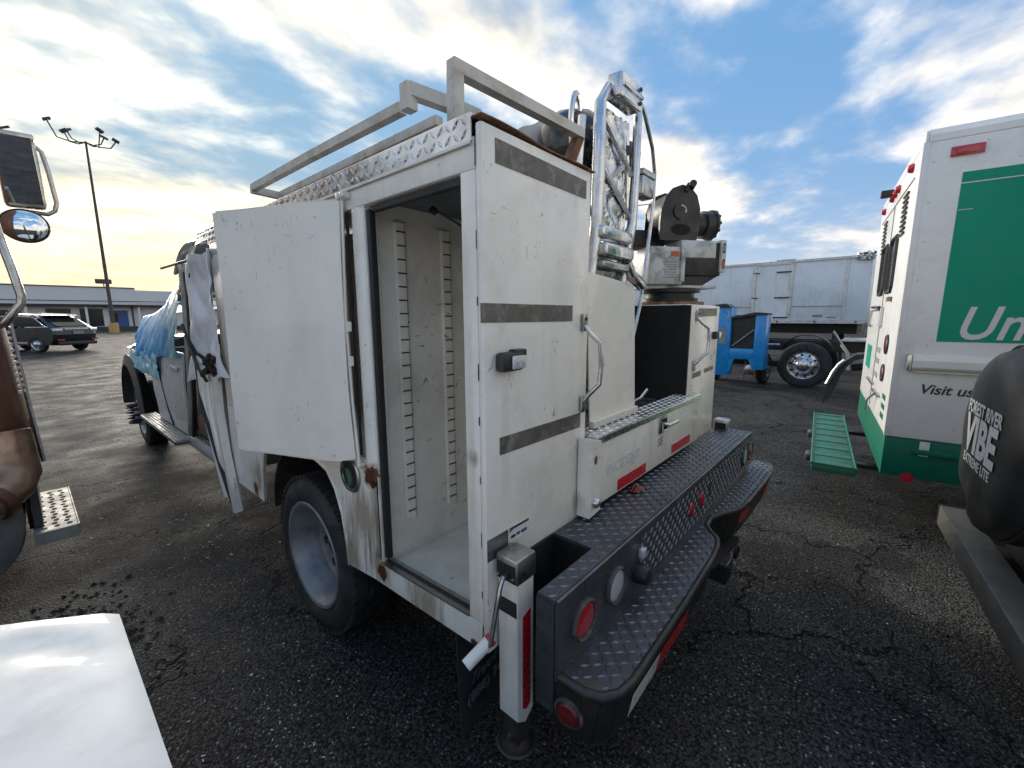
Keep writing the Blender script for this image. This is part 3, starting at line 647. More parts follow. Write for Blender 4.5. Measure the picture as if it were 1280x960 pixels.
obj('marker_lens', G().box(2.825, 2.868, Y0-.036, Y0-.0305, 1.46, 1.495, .003), 'clear_lens', rc, True)

# --- rear work bumper of black chequer plate
bp = group('rear_bumper', TR)
ZD, ZS = .862, .642
obj('bumper_deck', G().prism([(.832, .578), (2.985, .578), (2.985, .70), (2.90, .788), (1.12, .788), (1.12, .635), (.832, .635)], 'z', ZD-.012, ZD), 'black_plate', bp)
def deck_in(a, b): return (a > .30 and (a < 2.03 or b < .1)) or b < .05
stuff(obj('deck_tread', G().lugs((.832, .580, ZD), (1, 0, 0), (0, 1, 0), 2.15, .21, inside=deck_in), 'lug', bp))
obj('bumper_riser', G().box(.832, 2.985, .566, .578, ZS-.02, ZD-.001, .003), 'black_plate', bp)
stuff(obj('riser_tread', G().lugs((1.33, .566, ZS+.008), (1, 0, 0), (0, 0, 1), 1.60, .20), 'lug', bp))
obj('deck_edge_rail', G().tube([(.832, .571, ZD-.003), (2.985, .571, ZD-.003)], .006, 6), 'black_plate', bp, True)
obj('bumper_end', G().box(.832, .844, .580, .640, .52, ZD-.013), 'black_plate', bp)
obj('pocket_back', G().box(.925, 1.12, .785, .7925, .56, .86), 'black', bp)
obj('pocket_floor', G().box(.925, 1.12, .58, .784, .56, .57), 'black', bp)
obj('pocket_side', G().box(1.1205, 1.132, .58, .787, .56, ZD-.0125), 'black', bp)
outl = [(.845, .566), (.845, .49), (.862, .448), (.90, .420), (.96, .410), (1.35, .414), (1.70, .424), (1.82, .436), (1.885, .458), (1.925, .495), (1.975, .528), (2.06, .535), (2.13, .515), (2.20, .478), (2.28, .452), (2.40, .442), (2.70, .436), (2.94, .436), (3.05, .450), (3.11, .480), (3.13, .52), (3.13, .566)]
obj('bumper_step', G().prism(outl, 'z', ZS-.012, ZS), 'black_plate', bp)
def in_out(a, b):
    x, y = .845+a, .41+b; c = False; n = len(outl)
    for i in range(n):
        (xa, ya), (xb, yb) = outl[i], outl[(i+1) % n]
        if (ya > y) != (yb > y) and x < (xb-xa)*(y-ya)/(yb-ya)+xa: c = not c
    if not c: return False
    return min(math.hypot(x-p[0], y-p[1]) for p in outl) > .02
stuff(obj('step_tread', G().lugs((.845, .41, ZS), (1, 0, 0), (0, 1, 0), 2.29, .155, inside=in_out), 'lug', bp))
obj('step_lip', G().tube([(x, y, ZS-.008) for x, y in outl], .0135, 10), 'black', bp, True)
g = G()
pts = [(x, y) for x, y in outl]
for (xa, ya), (xb, yb) in zip(pts, pts[1:]):
    ia = .0 if ya < .56 else 0; g.poly([(xa, ya+.002, ZS-.012), (xb, yb+.002, ZS-.012), (xb, yb+.028, .485), (xa, ya+.028, .485)], [(0, 1, 2, 3)])
obj('bumper_skirt', g, 'black', bp, True, solid=.008)
obj('bumper_core', G().box(.862, 3.10, .56, .575, .45, .63, .004), 'black', bp)
obj('skirt_bottom', G().prism([(x, min(y+.03, .566)) for x, y in outl], 'z', .470, .482), 'black', bp)
def skirt_tape(x0, x1, z0, z1, m, ya, yb):
    def q(x, z, y): return (x, y+.002+.026*((ZS-.012)-z)/(ZS-.012-.485)-.0075, z)
    obj('reflector_tape', G().poly([q(x0, z0, ya), q(x1, z0, yb), q(x1, z1, yb), q(x0, z1, ya)], [(0, 1, 2, 3)]), m, bp, solid=.001)
skirt_tape(.975, 1.165, .50, .578, 'white_tape', .410, .412); skirt_tape(1.168, 1.43, .502, .580, 'red_tape', .412, .4145)
skirt_tape(2.30, 2.42, .535, .600, 'red_tape', .4525, .441); skirt_tape(2.80, 2.93, .50, .575, 'red_tape', .436, .436)
def round_light(x, z, r, lens, y=.566):
    lg = group('round_light', TR)
    obj('light_gasket', G().lathe((x, y, z), (0, -1, 0), [(r*1.22, 0), (r*1.24, .008), (r*1.12, .016), (r, .012), (r*.98, .002)], 32, caps=(0, 0)), 'gasket', lg, True)
    obj('light_lens', G().lathe((x, y, z), (0, -1, 0), [(r*1.0, .001), (r*.97, .010), (r*.7, .014), (r*.3, .016), (0, .016)], 32), lens, lg, True)
round_light(.955, .745, .050, 'red_lens'); round_light(1.145, .752, .050, 'clear_lens')
round_light(2.80, .752, .050, 'clear_lens'); round_light(2.935, .75, .048, 'red_lens')
obj('rubber_bump_stop', G().lathe((1.305, .566, .718), (0, -1, 0), [(.034, 0), (.036, .02), (.030, .048), (.022, .052), (0, .052)], 24), 'black', bp, True)
obj('work_lamp', G().box(1.315, 1.345, .545, .565, .765, .80, .004), 'clear_lens', bp, True)
for x in (1.855, 2.0): obj('red_clearance_light', G().lathe((x, .566, .745), (0, -1, 0), [(.036, 0), (.034, .008), (.02, .014), (0, .015)], 24, sx=1., sy=.5), 'red_lens', bp, True)
obj('riser_hole', G().lathe((2.13, .5655, .752), (0, -1, 0), [(.036, 0), (.034, .002), (0, .002)], 24, sy=.5), 'hole', bp)
lg = obj('corner_light', G().lathe((.842, .535, .545), (-1, -.12, 0), [(.034, -.004), (.034, .004), (.026, .012), (0, .013)], 24), 'dull_lens', bp, True)
obj('corner_light_ring', G().lathe((.842, .535, .545), (-1, -.12, 0), [(.044, -.006), (.044, .004), (.036, .008), (.034, .003)], 24, caps=(0, 0)), 'gasket', bp, True)
hb = group('hitch_receiver', TR)
obj('receiver_tube', G().box(2.0, 2.10, .43, .9, .36, .46, .008), 'black', hb); obj('receiver_hole', G().box(2.02, 2.08, .427, .4305, .38, .44), 'hole', hb)
obj('hitch_shelf', G().prism([(1.92, .47), (2.30, .45), (2.30, .56), (1.92, .56)], 'z', .45, .469), 'black', hb)
obj('chain_eye', G().tube([(2.25+.03*math.cos(a), .45, .41+.03*math.sin(a)) for a in [k*math.pi/6 for k in range(12)]], .008, 6, closed=True), 'black', hb, True)

# --- stabiliser jacks
def jack(x, y, grip=True):
    j = group('stabiliser_jack', TR)
    obj('jack_post', G().prism([(x-.036, .845), (x+.036, .845), (x+.036, .40), (x, .375), (x-.036, .40)], 'y', y-.036, y+.036), 'white', j)
    obj('jack_leg', G().box(x-.030, x+.030, y-.030, y+.030, .30, .42, .003), 'foot', j)
    obj('jack_cap', G().box(x-.044, x+.044, y-.044, y+.044, .848, .925, .010), 'steel', j, True)
    obj('cap_face', G().box(x-.046, x-.043, y-.034, y+.034, .855, .905), 'hole', j)
    obj('jack_tape', G().prism([(x-.013, .735), (x+.022, .748), (x+.022, .432), (x+.005, .418), (x-.013, .43)], 'y', y-.0375, y-.036), 'red_tape', j)
    obj('jack_label', G().box(x-.0375, x-.0362, y-.033, y+.034, .742, .79), 'ink', j)
    obj('jack_foot', G().lathe((x, y, .26), (0, 0, 1), [(.045, .014), (.058, .016), (.064, .024), (.058, .028), (.045, .024), (.034, .05), (0, .05)], 28), 'foot', j, True)
    obj('foot_bolt', G().cyl((x-.05, y, .325), (x+.05, y, .325), .009, 8), 'steel', j)
    if grip:
        obj('crank_arm', G().tube([(x-.045, y-.005, .878), (x-.070, y-.012, .880), (x-.086, y-.016, .862), (x-.098, y-.012, .80), (x-.112, y-.002, .698), (x-.118, y+.006, .683)], .0075, 8), 'steel', j, True)
        obj('crank_grip', G().tube([(x-.098, y+.010, .695), (x-.178, y+.030, .652)], .0175, 16), 'white_tape', j, True)
        obj('grip_band', G().tube([(x-.095, y+.009, .6966), (x-.107, y+.0125, .690)], .0182, 16), 'red_tape', j, True)
        for z in (.873,):
            for yy in (y-.026, y+.026): obj('cap_bolt', G().lathe((x-.046, yy, z-.006), (-1, 0, 0), [(.007, 0), (.006, .005), (0, .006)], 8), 'steel', j)
    obj('jack_bracket', G().box(x+.037, x+.075 if x < 1.5 else x+.05, y+.005, y+.033, .55, .84, .004), 'under', j)
jack(.868, .742); jack(2.975, .742, False)

# --- mud flap behind the rear wheel
mf = group('mud_flap', TR)
def flap(u, v): return (.815+.50*u, .955-.02*v*v+.012*math.sin(u*5), .60-.42*v+.10*u*v)
obj('flap_sheet', G().grid(flap, 10, 8), 'flap', mf, True, solid=.008)
text('flap_number', '(888) 747', .052, 'flap_ink', mf, (.835, .930, .298), (1, 0, .20), (0, .02, 1), .0006, offset=.001)
text('flap_script', 'Truck C', .056, 'flap_ink', mf, (.845, .932, .362), (1, 0, .18), (0, .02, 1), .0006, shear=.6)

# --- electric crane on the right hand compartment (local frame: U to the right of the view, D away)
CB = Vector((2.66, 1.02, 0)); U = Vector((.80, -.60, 0)); Dv = Vector((.60, .80, 0)); Zv = Vector((0, 0, 1))
def cp(u, d, z): return CB+U*u+Dv*d+Zv*z
cr = group('crane', TR)
def cbox(name, u0, u1, d0, d1, z0, z1, m, b=.006):
    return obj(name, G().obox(cp((u0+u1)/2, (d0+d1)/2, (z0+z1)/2), U, Dv, (u1-u0)/2, (d1-d0)/2, (z1-z0)/2, b), m, cr, True)
obj('crane_plate', G().lathe(cp(0, 0, 1.661), (0, 0, 1), [(.20, 0), (.20, .018)], 28), 'rusty', cr)
obj('turret', G().lathe(cp(0, 0, 1.68), (0, 0, 1), [(.165, 0), (.165, .02), (.145, .024), (.145, .052), (.175, .056), (.175, .075), (.15, .08)], 32), 'crane_black', cr, True)
cbox('turret_plate', -.22, .23, -.13, .15, 1.756, 1.775, 'crane_white')
cbox('control_box', -.24, -.03, -.17, -.02, 1.776, 1.985, 'crane_white')
cbox('control_box_cover', -.05, -.02, -.18, -.01, 1.79, 1.99, 'crane_white')
cbox('crane_body', -.02, .24, -.14, .14, 1.83, 2.02, 'crane_black')
g = G().prism([(-.02, 1.776), (.14, 1.776), (.24, 1.832), (-.02, 1.832)], 'y', -.12, .12); cm = Matrix((U, Dv, Zv)).transposed().to_4x4(); cm.translation = CB; g.bm.transform(cm)
obj('crane_belly', g, 'crane_black', cr)
cbox('body_top_plate', -.03, .20, -.146, .02, 1.93, 2.028, 'crane_white')
cbox('data_plate', .225, .262, -.155, .12, 1.85, 2.035, 'crane_white')
for k in range(4): obj('plate_bolt', G().lathe(cp(.245, -.156, 1.875+.045*k), -Dv, [(.006, 0), (.005, .004), (0, .005)], 8), 'black', cr)
obj('plate_label', G().obox(cp(.244, -.1565, 1.90), U, Dv, .011, .0006, .02), 'warn', cr)
obj('plate_label', G().obox(cp(.244, -.1565, 1.985), U, Dv, .011, .0006, .022), 'grey_ink', cr)
obj('warning_label', G().obox(cp(-.085, -.1715, 1.945), U, Dv, .025, .0006, .014), 'warn', cr)
for k in range(7): obj('warning_text_line', G().obox(cp(-.11, -.1715, 1.90-.014*k), U, Dv, .045-.006*(k % 3), .0006, .003), 'grey_ink', cr)
# winch: drum cheeks, gearbox
wi = group('winch', TR)
pr = [(-.150, 2.03), (.085, 2.03), (.100, 2.10), (.098, 2.21), (.075, 2.28), (.03, 2.325), (-.025, 2.335), (-.08, 2.315), (-.125, 2.265), (-.148, 2.20), (-.155, 2.12)]
def cheek(d0, d1):
    g = G().prism(pr, 'y', d0, d1); m = Matrix((U, Dv, Zv)).transposed().to_4x4(); m.translation = CB; g.bm.transform(m); return g
obj('winch_cheek', cheek(-.115, -.10), 'crane_black', wi); obj('winch_cheek', cheek(.06, .075), 'crane_black', wi)
obj('winch_drum', G().lathe(cp(-.03, -.10, 2.19), Dv, [(.115, 0), (.115, .16)], 28), 'crane_black', wi, True)
obj('drum_hub', G().lathe(cp(-.03, -.116, 2.19), -Dv, [(.045, 0), (.045, .008), (.02, .010), (0, .010)], 24), 'crane_black', wi, True)
obj('hub_glint_arc', G().tube([cp(-.03+.03*math.cos(a), -.124, 2.19+.03*math.sin(a)) for a in [-.3+k*.25 for k in range(9)]], .0045, 6), 'steel', wi, True)  # bright steel arc modelled as the highlight on the black hub
obj('cheek_slot', G().lathe(cp(-.02, -.1155, 2.09), -Dv, [(.03, 0), (.03, .001), (0, .001)], 24, sx=1, sy=2.1), 'hole', wi)
obj('winch_motor', G().lathe(cp(.08, -.02, 2.14), U, [(.065, 0), (.065, .09), (.08, .095), (.08, .145), (.088, .15), (.088, .165), (.07, .17), (0, .17)], 28), 'crane_black', wi, True)
for k in range(12):
    a = 2*math.pi*k/12; obj('motor_bolt', G().lathe(cp(.246, -.02+.08*math.cos(a), 2.14+.08*math.sin(a)), U, [(.009, 0), (.009, .008), (0, .009)], 6), 'crane_black', wi)
obj('guide_roller', G().cyl(cp(.02, -.15, 2.335), cp(.10, .06, 2.30), .020, 12), 'crane_black', wi, True)
obj('roller_arm', G().tube([cp(.0, -.11, 2.30), cp(.02, -.12, 2.34)], .016, 8), 'crane_black', wi, True)
obj('boom_stub', G().obox(cp(-.20, .05, 2.05), U, Dv, .14, .07, .05, .008), 'crane_black', cr, True)
obj('winch_rope', G().tube([cp(-.15, -.03, 2.245), cp(-.45, .02, 2.215)], .0035, 6), 'steel', wi)

# --- crew cab: visible as a narrow strip past the open door
cab = group('cab', TR)
def roof_f(u, v):
    a = (u-.5)*2; x = 1.86+a*.985; z = 2.245-.12*abs(a)**7-.012*nz(u*6, v*4)
    y = 3.2+1.18*v; z -= .30*max(0, v-.60)**2/.16*.6
    return (x, y, z)
obj('cab_roof', G().grid(roof_f, 34, 14), 'silver', cab, True, solid=.02)
obj('roof_visor', G().poly([(.858, 3.18, 2.105), (.858, 3.62, 2.085), (.885, 3.60, 2.175), (.885, 3.18, 2.195)], [(0, 1, 2, 3)]), 'alu', cab, solid=.006)
stuff(obj('roof_visor_tread', G().lugs((.857, 3.20, 2.112), (0, 1, 0), (.29, 0, .95), .40, .085, .03, .028, .010, -.006), 'alu', cab))
obj('roof_liner_flap', G().grid(lambda u, v: (.862+.035*v+.012*nz(u*4, v*4), 3.58+.70*u+.02*nz(v*6, u), 2.185-.07*u-.13*u*u-.03-.19*(1-v)*(.40+.60*u)+.012*nz(u*7, v*5)), 18, 10), 'beige', cab, True, solid=.010)
obj('cab_rear_wall', G().box(.95, 2.75, 3.18, 3.22, .62, 2.02, .01), 'silver', cab)
obj('cab_floor', G().box(.93, 2.79, 3.22, 6.0, .60, .66), 'dark_in', cab)
obj('cab_right_side', G().box(2.76, 2.82, 3.22, 5.9, .60, 1.35, .02), 'silver', cab)
for y in (3.25, 4.35, 5.3): obj('right_pillar', G().tube([(2.78, y, 1.3), (2.7, y-.15 if y > 5 else y, 2.0)], .035, 8), 'silver', cab, True)
obj('dashboard', G().box(.95, 2.75, 5.35, 5.8, .9, 1.3, .05), 'dark_in', cab)
obj('firewall', G().box(.95, 2.75, 5.8, 5.85, .62, 1.4), 'dark_in', cab)
obj('rear_seat', G().box(1.0, 2.7, 3.3, 3.9, .66, .98, .05), 'seat', cab, True)
obj('rear_seat_back', G().box(1.0, 2.7, 3.23, 3.38, .98, 1.65, .05), 'dark_in', cab, True)
obj('front_seat', G().box(1.05, 1.6, 4.4, 4.95, .66, 1.0, .05), 'dark_in', cab, True)
obj('b_pillar', G().box(.91, .97, 4.30, 4.44, .62, 2.02, .02), 'dark_in', cab, True)
obj('rear_door_card', G().box(.895, .925, 3.3, 4.29, .62, 1.38, .02), 'grey_card', cab, True)
obj('inner_brown_pad', G().box(.872, .893, 3.52, 4.2, .66, .82, .02), 'seat', cab, True)
obj('door_frame', G().tube([(.93, 4.50, 2.00), (.885, 4.20, 2.02), (.862, 4.06, 1.95), (.852, 4.03, 1.80), (.852, 4.12, 1.40), (.852, 4.24, .95), (.855, 4.42, .60)], .020, 8), 'beige', cab, True)
obj('door_frame_seal', G().tube([(.905, 4.20, 1.99), (.868, 4.02, 1.92), (.862, 3.97, 1.78), (.862, 4.06, 1.40), (.862, 4.17, .95), (.863, 4.34, .60)], .016, 8), 'seal', cab, True)
obj('sill_panel', G().box(.86, .93, 3.22, 4.6, .47, .60, .03), 'silver', cab, True)
obj('sill_plate', G().box(.862, .94, 3.3, 4.55, .601, .612), 'alu', cab)
fd = group('front_door', TR)
def fdoor(u, v): return (.862+.03*(1-math.sin(math.pi*(.15+.75*v)))+.012*nz(u*3, v*3, 5), 4.46+1.30*u, .56+.74*v)
obj('door_skin', G().grid(fdoor, 16, 10), 'silver', fd, True, solid=.014)
obj('door_seam', G().tube([(.853, 5.42, 1.30), (.853, 5.36, 1.02), (.858, 5.22, .74), (.866, 5.10, .57)], .007, 6), 'seal', fd)
obj('door_handle', G().box(.848, .862, 4.62, 4.84, 1.13, 1.17, .006), 'silver', fd, True)
fe = group('front_end', TR)
def fend(u, v):
    y = 5.78+1.95*u; return (.875+.06*v*v+.05*u*u+.02*nz(u*4, v*4, 2), y, .98+.34*v-.10*u*u)
obj('fender', G().grid(fend, 14, 8), 'silver', fe, True, solid=.014)
obj('hood', G().grid(lambda u, v: (.93+1.86*u, 5.75+1.95*v, 1.30+.14*math.sin(math.pi*u)**.6-.10*v*v+.03*nz(u*4, v*5)), 16, 14), 'silver', fe, True, solid=.014)
obj('right_fender', G().box(2.78, 2.84, 5.85, 7.7, .95, 1.28, .02), 'silver', fe)
obj('engine_block', G().box(1.2, 2.5, 5.9, 7.6, .6, 1.15, .05), 'under', fe)
yc = 7.02
obj('wheel_flare', G().grid(lambda u, v: (.80+.13*v, yc-(.57-.05*v)*math.cos(math.pi*u*.97), .42+(.60-.06*v)*math.sin(math.pi*u*.97)+.03*(1-u)), 20, 3), 'flare', fe, True, solid=.02)
obj('flare_skirt', G().grid(lambda u, v: (.80+.03*v, yc-(.57+.13*v)*math.cos(math.pi*u*.97), .42+(.60+.12*v)*math.sin(math.pi*u*.97)+.03*(1-u)), 20, 3), 'flare', fe, True, solid=.015)
wheel(TR, (.885, yc, .405), (-1, 0, 0), .405, .225, .262, 'steel', 'front_wheel', 40); wheel(TR, (2.835, yc, .405), (1, 0, 0), .405, .225, .262, 'steel', 'front_wheel')
sp = group('lug_spikes', TR)
for k in range(10):
    a = 2*math.pi*k/10; obj('spike', G().tube([(.86, yc+.115*math.cos(a), .405+.115*math.sin(a)), (.80, yc+.115*math.cos(a), .405+.115*math.sin(a)), (.745, yc+.115*math.cos(a), .405+.115*math.sin(a))], [.020, .017, .002], 8), 'black', sp, True)
rb = group('running_board', TR)
obj('board', G().box(.755, .905, 4.50, 6.1, .505, .545, .012), 'rim', rb, True)
for k in range(5): obj('board_rib', G().box(.768+.026*k, .780+.026*k, 4.52, 6.08, .5455, .551), 'rim', rb)
for y in (4.8, 5.7): obj('board_bracket', G().box(.86, 1.3, y-.03, y+.03, .47, .504), 'under', rb)
# torn rear door: crumpled inner skin and hanging frame
td = group('torn_rear_door', TR)
def curt(u, v):
    y = 3.02+.80*u-.10*(1-v)*(1-u); z = 1.24+.76*v-.10*(1-v)*u
    f = .05*math.sin(u*9+v*3+2*nz(u*2, v*2, 3))+.035*abs(nz(u*3.2+3, v*2.6, 1))*2+.03*abs(nz(u*7+v*4, v*4-u*3, 4))
    return (.79-f*.55+.06*v*u, y+.05*nz(u*3, v*3, 7), z+.03*nz(u*5, v*3))
obj('crumpled_lining', G().grid(curt, 60, 60), 'curtain', td, True, solid=.003)
def strip(u, v):
    y = 3.36-.24*v+.26*(u-.5)*(1-.35*v)+.02*math.sin(v*7); z = 1.32-.92*v
    return (.80-.02*abs(math.sin(u*math.pi*3))-.05*v*(1-v)*2-.03*u, y, z+.03*u)
obj('bent_door_skin', G().grid(strip, 18, 22), 'white_door', td, True, solid=.005)
obj('bent_door_edge', G().tube([(.775, 3.62, 1.50), (.76, 3.50, 1.28), (.735, 3.36, 1.02), (.745, 3.20, .72), (.765, 3.06, .42)], .014, 8), 'seal', td, True)
obj('bent_door_rail', G().tube([(.80, 3.24, 1.30), (.77, 3.15, 1.0), (.765, 3.08, .74), (.775, 3.00, .37)], .022, 4, square=True), 'white_door', td)
obj('torn_flap', G().poly([(.772, 3.12, .62), (.77, 3.00, .60), (.775, 3.03, .33), (.778, 3.10, .42)], [(0, 1, 2, 3)]), 'white_door', td, solid=.005)
obj('window_seal', G().tube([(.765, 3.78, 1.55), (.75, 3.60, 1.42), (.735, 3.36, 1.27), (.74, 3.22, 1.2)], .010, 8), 'seal', td, True)
obj('check_strap', G().tube([(.73, 4.02, 1.955), (.76, 3.70, 1.965), (.85, 3.2, 2.0)], .009, 6), 'black', td, True)
obj('speaker_tangle', G().tube([(.77+.05*math.sin(k*2.1), 3.22+.06*math.sin(k*1.3), 1.30+.07*math.cos(k*1.7)) for k in range(22)], .010, 6), 'under', td, True)
obj('lining_clip', G().lathe((.735, 3.30, 1.86), (-1, 0, 0), [(.016, 0), (.014, .006), (0, .007)], 12), 'black', td)

# blue plastic over the front of the cab
TP = thing('blue_tarp', 'blue and clear plastic sheeting taped over the wrecked truck windscreen and hood', 'tarp', (1.86, 5.6, 1.2), world=True)
def tarpf(u, v):
    # u along the truck, v from belt line up and over
    y = 4.42+2.05*u
    zr = 1.98-.36*u-.10*math.sin(u*math.pi)      # ridge
    zb = 1.27-.12*u+.05*nz(u*5, 2)
    f = .05*abs(nz(u*6+v*3, v*2, 3))+.02*abs(nz(u*14+v*8, v*3, 5))
    if v < .6:
        t = v/.6; return (.845-f*(1.2-t)+.10*t*t, y+.06*nz(u*6, v*5, 8)-.1*t*u, zb+(zr-zb)*t)
    t = (v-.6)/.4; return (.945+1.0*t, y+.05*nz(u*6, v*5, 8)-.1*u, zr+.10*math.sin(t*math.pi*.5)-.02*abs(nz(u*12, v*9)))
obj('tarp_sheet', G().grid(lambda u, v: tarpf(.16+.84*u, v), 60, 40), 'tarp', TP, True, solid=.002)
obj('film_sheet', G().grid(lambda u, v: tarpf(.17*u, v), 20, 40), 'tarp_clear', TP, True, solid=.002)
obj('lower_film', G().grid(lambda u, v: (.838-.04*abs(nz(u*9, v*4, 9)), 5.30+1.35*u, 1.02+.06*nz(u*7, 1)+(.22+.05*nz(u*5, 4))*v), 26, 8), 'tarp_clear', TP, True, solid=.002)

# ------------------------------------------------------------------ loose parts in the load bed
SH = thing('loose_panel', 'loose white sheet metal panel standing on the tailgate beside the tall compartment', 'panel', (1.62, .87, 1.16), world=True)
obj('sheet', G().grid(lambda u, v: (1.425+.40*u-.012*v, .835+.02*v+.05*u*(1-u)*v, 1.165+.595*v-.03*u*u*v*(1 if v > .9 else 0)), 16, 16), 'white_door', SH, True, solid=.004)
obj('bottom_flange', G().box(1.42, 1.815, .812, .832, 1.162, 1.192, .003), 'white_door', SH)
obj('torn_corner', G().poly([(1.72, .850, 1.752), (1.80, .850, 1.768), (1.812, .846, 1.735), (1.76, .845, 1.742)], [(0, 1, 2, 3)]), 'rusty', SH, solid=.003)

GR = thing('chrome_grille', 'mangled chrome truck grille standing on end in the load bed', 'grille', (2.05, 1.05, 1.12), world=True)
gy = 1.02
obj('side_bar', G().tube([(1.83, gy, 2.60), (1.745, gy-.01, 2.50), (1.745, gy-.01, 2.28), (1.755, gy, 2.0), (1.735, gy+.01, 1.80), (1.66, gy+.02, 1.55), (1.62, gy+.02, 1.13)], [.018, .026, .030, .03, .028, .024, .022], 10), 'chrome', GR, True)
obj('side_bar', G().tube([(1.70, gy+.05, 2.45), (1.69, gy+.06, 2.2), (1.70, gy+.07, 1.9), (1.66, gy+.08, 1.6), (1.6, gy+.08, 1.13)], .018, 8), 'chrome', GR, True)
obj('side_bar', G().tube([(2.09, gy-.02, 2.60), (2.085, gy-.02, 2.3), (2.07, gy-.02, 2.05), (2.04, gy, 1.85), (2.0, gy, 1.6), (1.96, gy, 1.13)], [.02, .022, .024, .024, .02, .02], 10), 'chrome', GR, True)
obj('edge_rod', G().tube([(2.09, gy-.03, 2.61), (2.14, gy-.03, 2.58), (2.27, gy-.02, 2.46), (2.36, gy, 2.36), (2.36, gy, 2.20), (2.30, gy, 1.9), (2.20, gy-.02, 1.65), (2.10, gy-.02, 1.42), (2.02, gy, 1.2)], .010, 8), 'chrome', GR, True)
def blk(name, x0, x1, y0, y1, z0, z1, m='chrome', b=.014):
    return obj(name, G().box(x0, x1, y0, y1, z0, z1, b, 3), m, GR, True)
blk('top_block', 1.84, 2.05, gy-.06, gy+.02, 2.545, 2.655); blk('top_block_rib', 1.85, 2.04, gy-.068, gy-.055, 2.592, 2.606)
for z in (2.572, 2.632): obj('bolt', G().lathe((2.02, gy-.062, z), (0, -1, 0), [(.010, 0), (.009, .006), (0, .008)], 8), 'black', GR)
def mesh_panel(u, v):
    x = 1.77+.27*u; z = 1.98+.53*v
    d = .020*abs(math.sin((u*2+v*5)*2.2))*(.6+.4*nz(u*3, v*6))+.014*nz(u*5, v*7, 3)
    return (x-.02*math.sin(v*3), gy+.0+d, z)
obj('grille_insert', G().grid(mesh_panel, 18, 34), 'chrome', GR, False, solid=.004)
for k in range(2):
    z = 2.10+.20*k; obj('insert_bar', G().tube([(1.77, gy-.01, z+.16), (2.06, gy-.01, z-.02)], .013, 8), 'chrome', GR, True)
for x in (1.98, 2.03): obj('insert_rib', G().tube([(x, gy+.015, 2.52), (x-.02, gy+.015, 1.98)], .009, 8), 'chrome', GR, True)
blk('lower_clamp', 1.735, 2.03, gy-.05, gy+.03, 1.945, 2.0); blk('lower_clamp', 1.745, 2.03, gy-.06, gy+.02, 1.865, 1.925); blk('lower_clamp', 1.75, 2.02, gy-.045, gy+.03, 1.81, 1.852, 'steel')
def skin(u, v): return (1.66+.56*u, gy+.05+.06*nz(u*3, v*3)+.03*math.sin(u*9), 1.14+.72*v+.03*nz(u*4, v*2, 6))
obj('lower_shell', G().grid(skin, 22, 22), 'chrome', GR, True, solid=.004)
obj('elbow_tube', G().tube([(2.02, gy-.02, 1.86), (2.06, gy-.03, 1.80), (2.14, gy-.03, 1.775), (2.20, gy-.02, 1.76)], .030, 12), 'chrome', GR, True)
blk('corner_tab', 2.20, 2.34, gy-.01, gy+.06, 2.22, 2.32, 'steel', .01); obj('tab_hole', G().lathe((2.30, gy-.011, 2.28), (0, -1, 0), [(.016, 0), (.015, .001), (0, .001)], 16), 'white_tape', GR)
blk('tab_top', 2.20, 2.35, gy-.012, gy+.06, 2.321, 2.352, 'steel', .006)
for a, b in ((2.14, 2.45), (2.12, 2.1)): obj('back_frame', G().tube([(a-.02, gy+.06, b+.1), (a+.04, gy+.07, b-.35)], .020, 8), 'chrome', GR, True)
obj('lamp_pod', G().lathe((2.16, gy+.10, 2.43), (.9, -.2, .1), [(.05, -.06), (.065, -.02), (.065, .06), (.05, .10), (0, .105)], 20), 'black', GR, True)
def xbar(u, v): return (2.08+.12*u, gy+.06+.05*u, 1.80+.72*v+.05*math.sin(u*3))
obj('lattice_panel', G().grid(xbar, 4, 16), 'chrome', GR, True, solid=.006)
for k in range(4):
    z = 1.86+.16*k; obj('lattice_bar', G().tube([(2.075, gy+.04, z), (2.20, gy+.09, z+.13)], .010, 6), 'chrome', GR, True)

BF = thing('bent_fender_panel', 'crumpled white fender panel leaning in the load bed behind the chrome grille', 'panel', (1.7, 1.5, 1.12), world=True)
obj('panel_skin', G().grid(lambda u, v: (1.74+.55*u, 1.50+.05*nz(u*4, v*4)+.16*(u-.4)**2, 1.12+1.60*v*(1-.14*(1-u)**2)+.03*nz(u*5, v*4)), 24, 28), 'white_door', BF, True, solid=.004)
obj('panel_beading', G().tube([(1.80, 1.44, 2.30), (1.84, 1.42, 2.42), (1.92, 1.41, 2.52), (2.06, 1.41, 2.58)], .014, 8), 'chrome', BF, True)
BD = thing('black_plastic_housing', 'glossy black domed plastic housing wedged behind the chrome grille', 'housing', (1.9, 1.3, 1.12), world=True)
obj('dome', G().lathe((2.02, 1.33, 2.38), (-.25, -.2, 1), [(.185, 0), (.195, .06), (.18, .15), (.145, .21), (.08, .25), (0, .26)], 28), 'suv', BD, True)
obj('housing_body', G().tube([(2.0, 1.36, 1.12), (2.0, 1.35, 1.7), (2.0, 1.34, 2.38)], [.16, .17, .155], 18), 'black', BD, True)
obj('housing_ring', G().tube([(1.88+.04*math.cos(a), 1.22, 2.50+.15*math.sin(a)) for a in [k*math.pi/10 for k in range(20)]], .014, 8, closed=True), 'chrome', BD, True)
obj('housing_strap', G().tube([(1.98, 1.02, 2.30), (1.84, 1.05, 2.20), (1.74, 1.08, 2.08), (1.6, 1.1, 1.98)], .018, 8), 'tube', BD, True)
RD = tag(obj('bent_rod', G().tube([(2.05, .95, 1.15), (2.1, .93, 1.17), (2.16, .92, 1.21)], .008, 6), 'steel'), 'short bent steel rod lying on the bed floor behind the tailgate', 'rod')

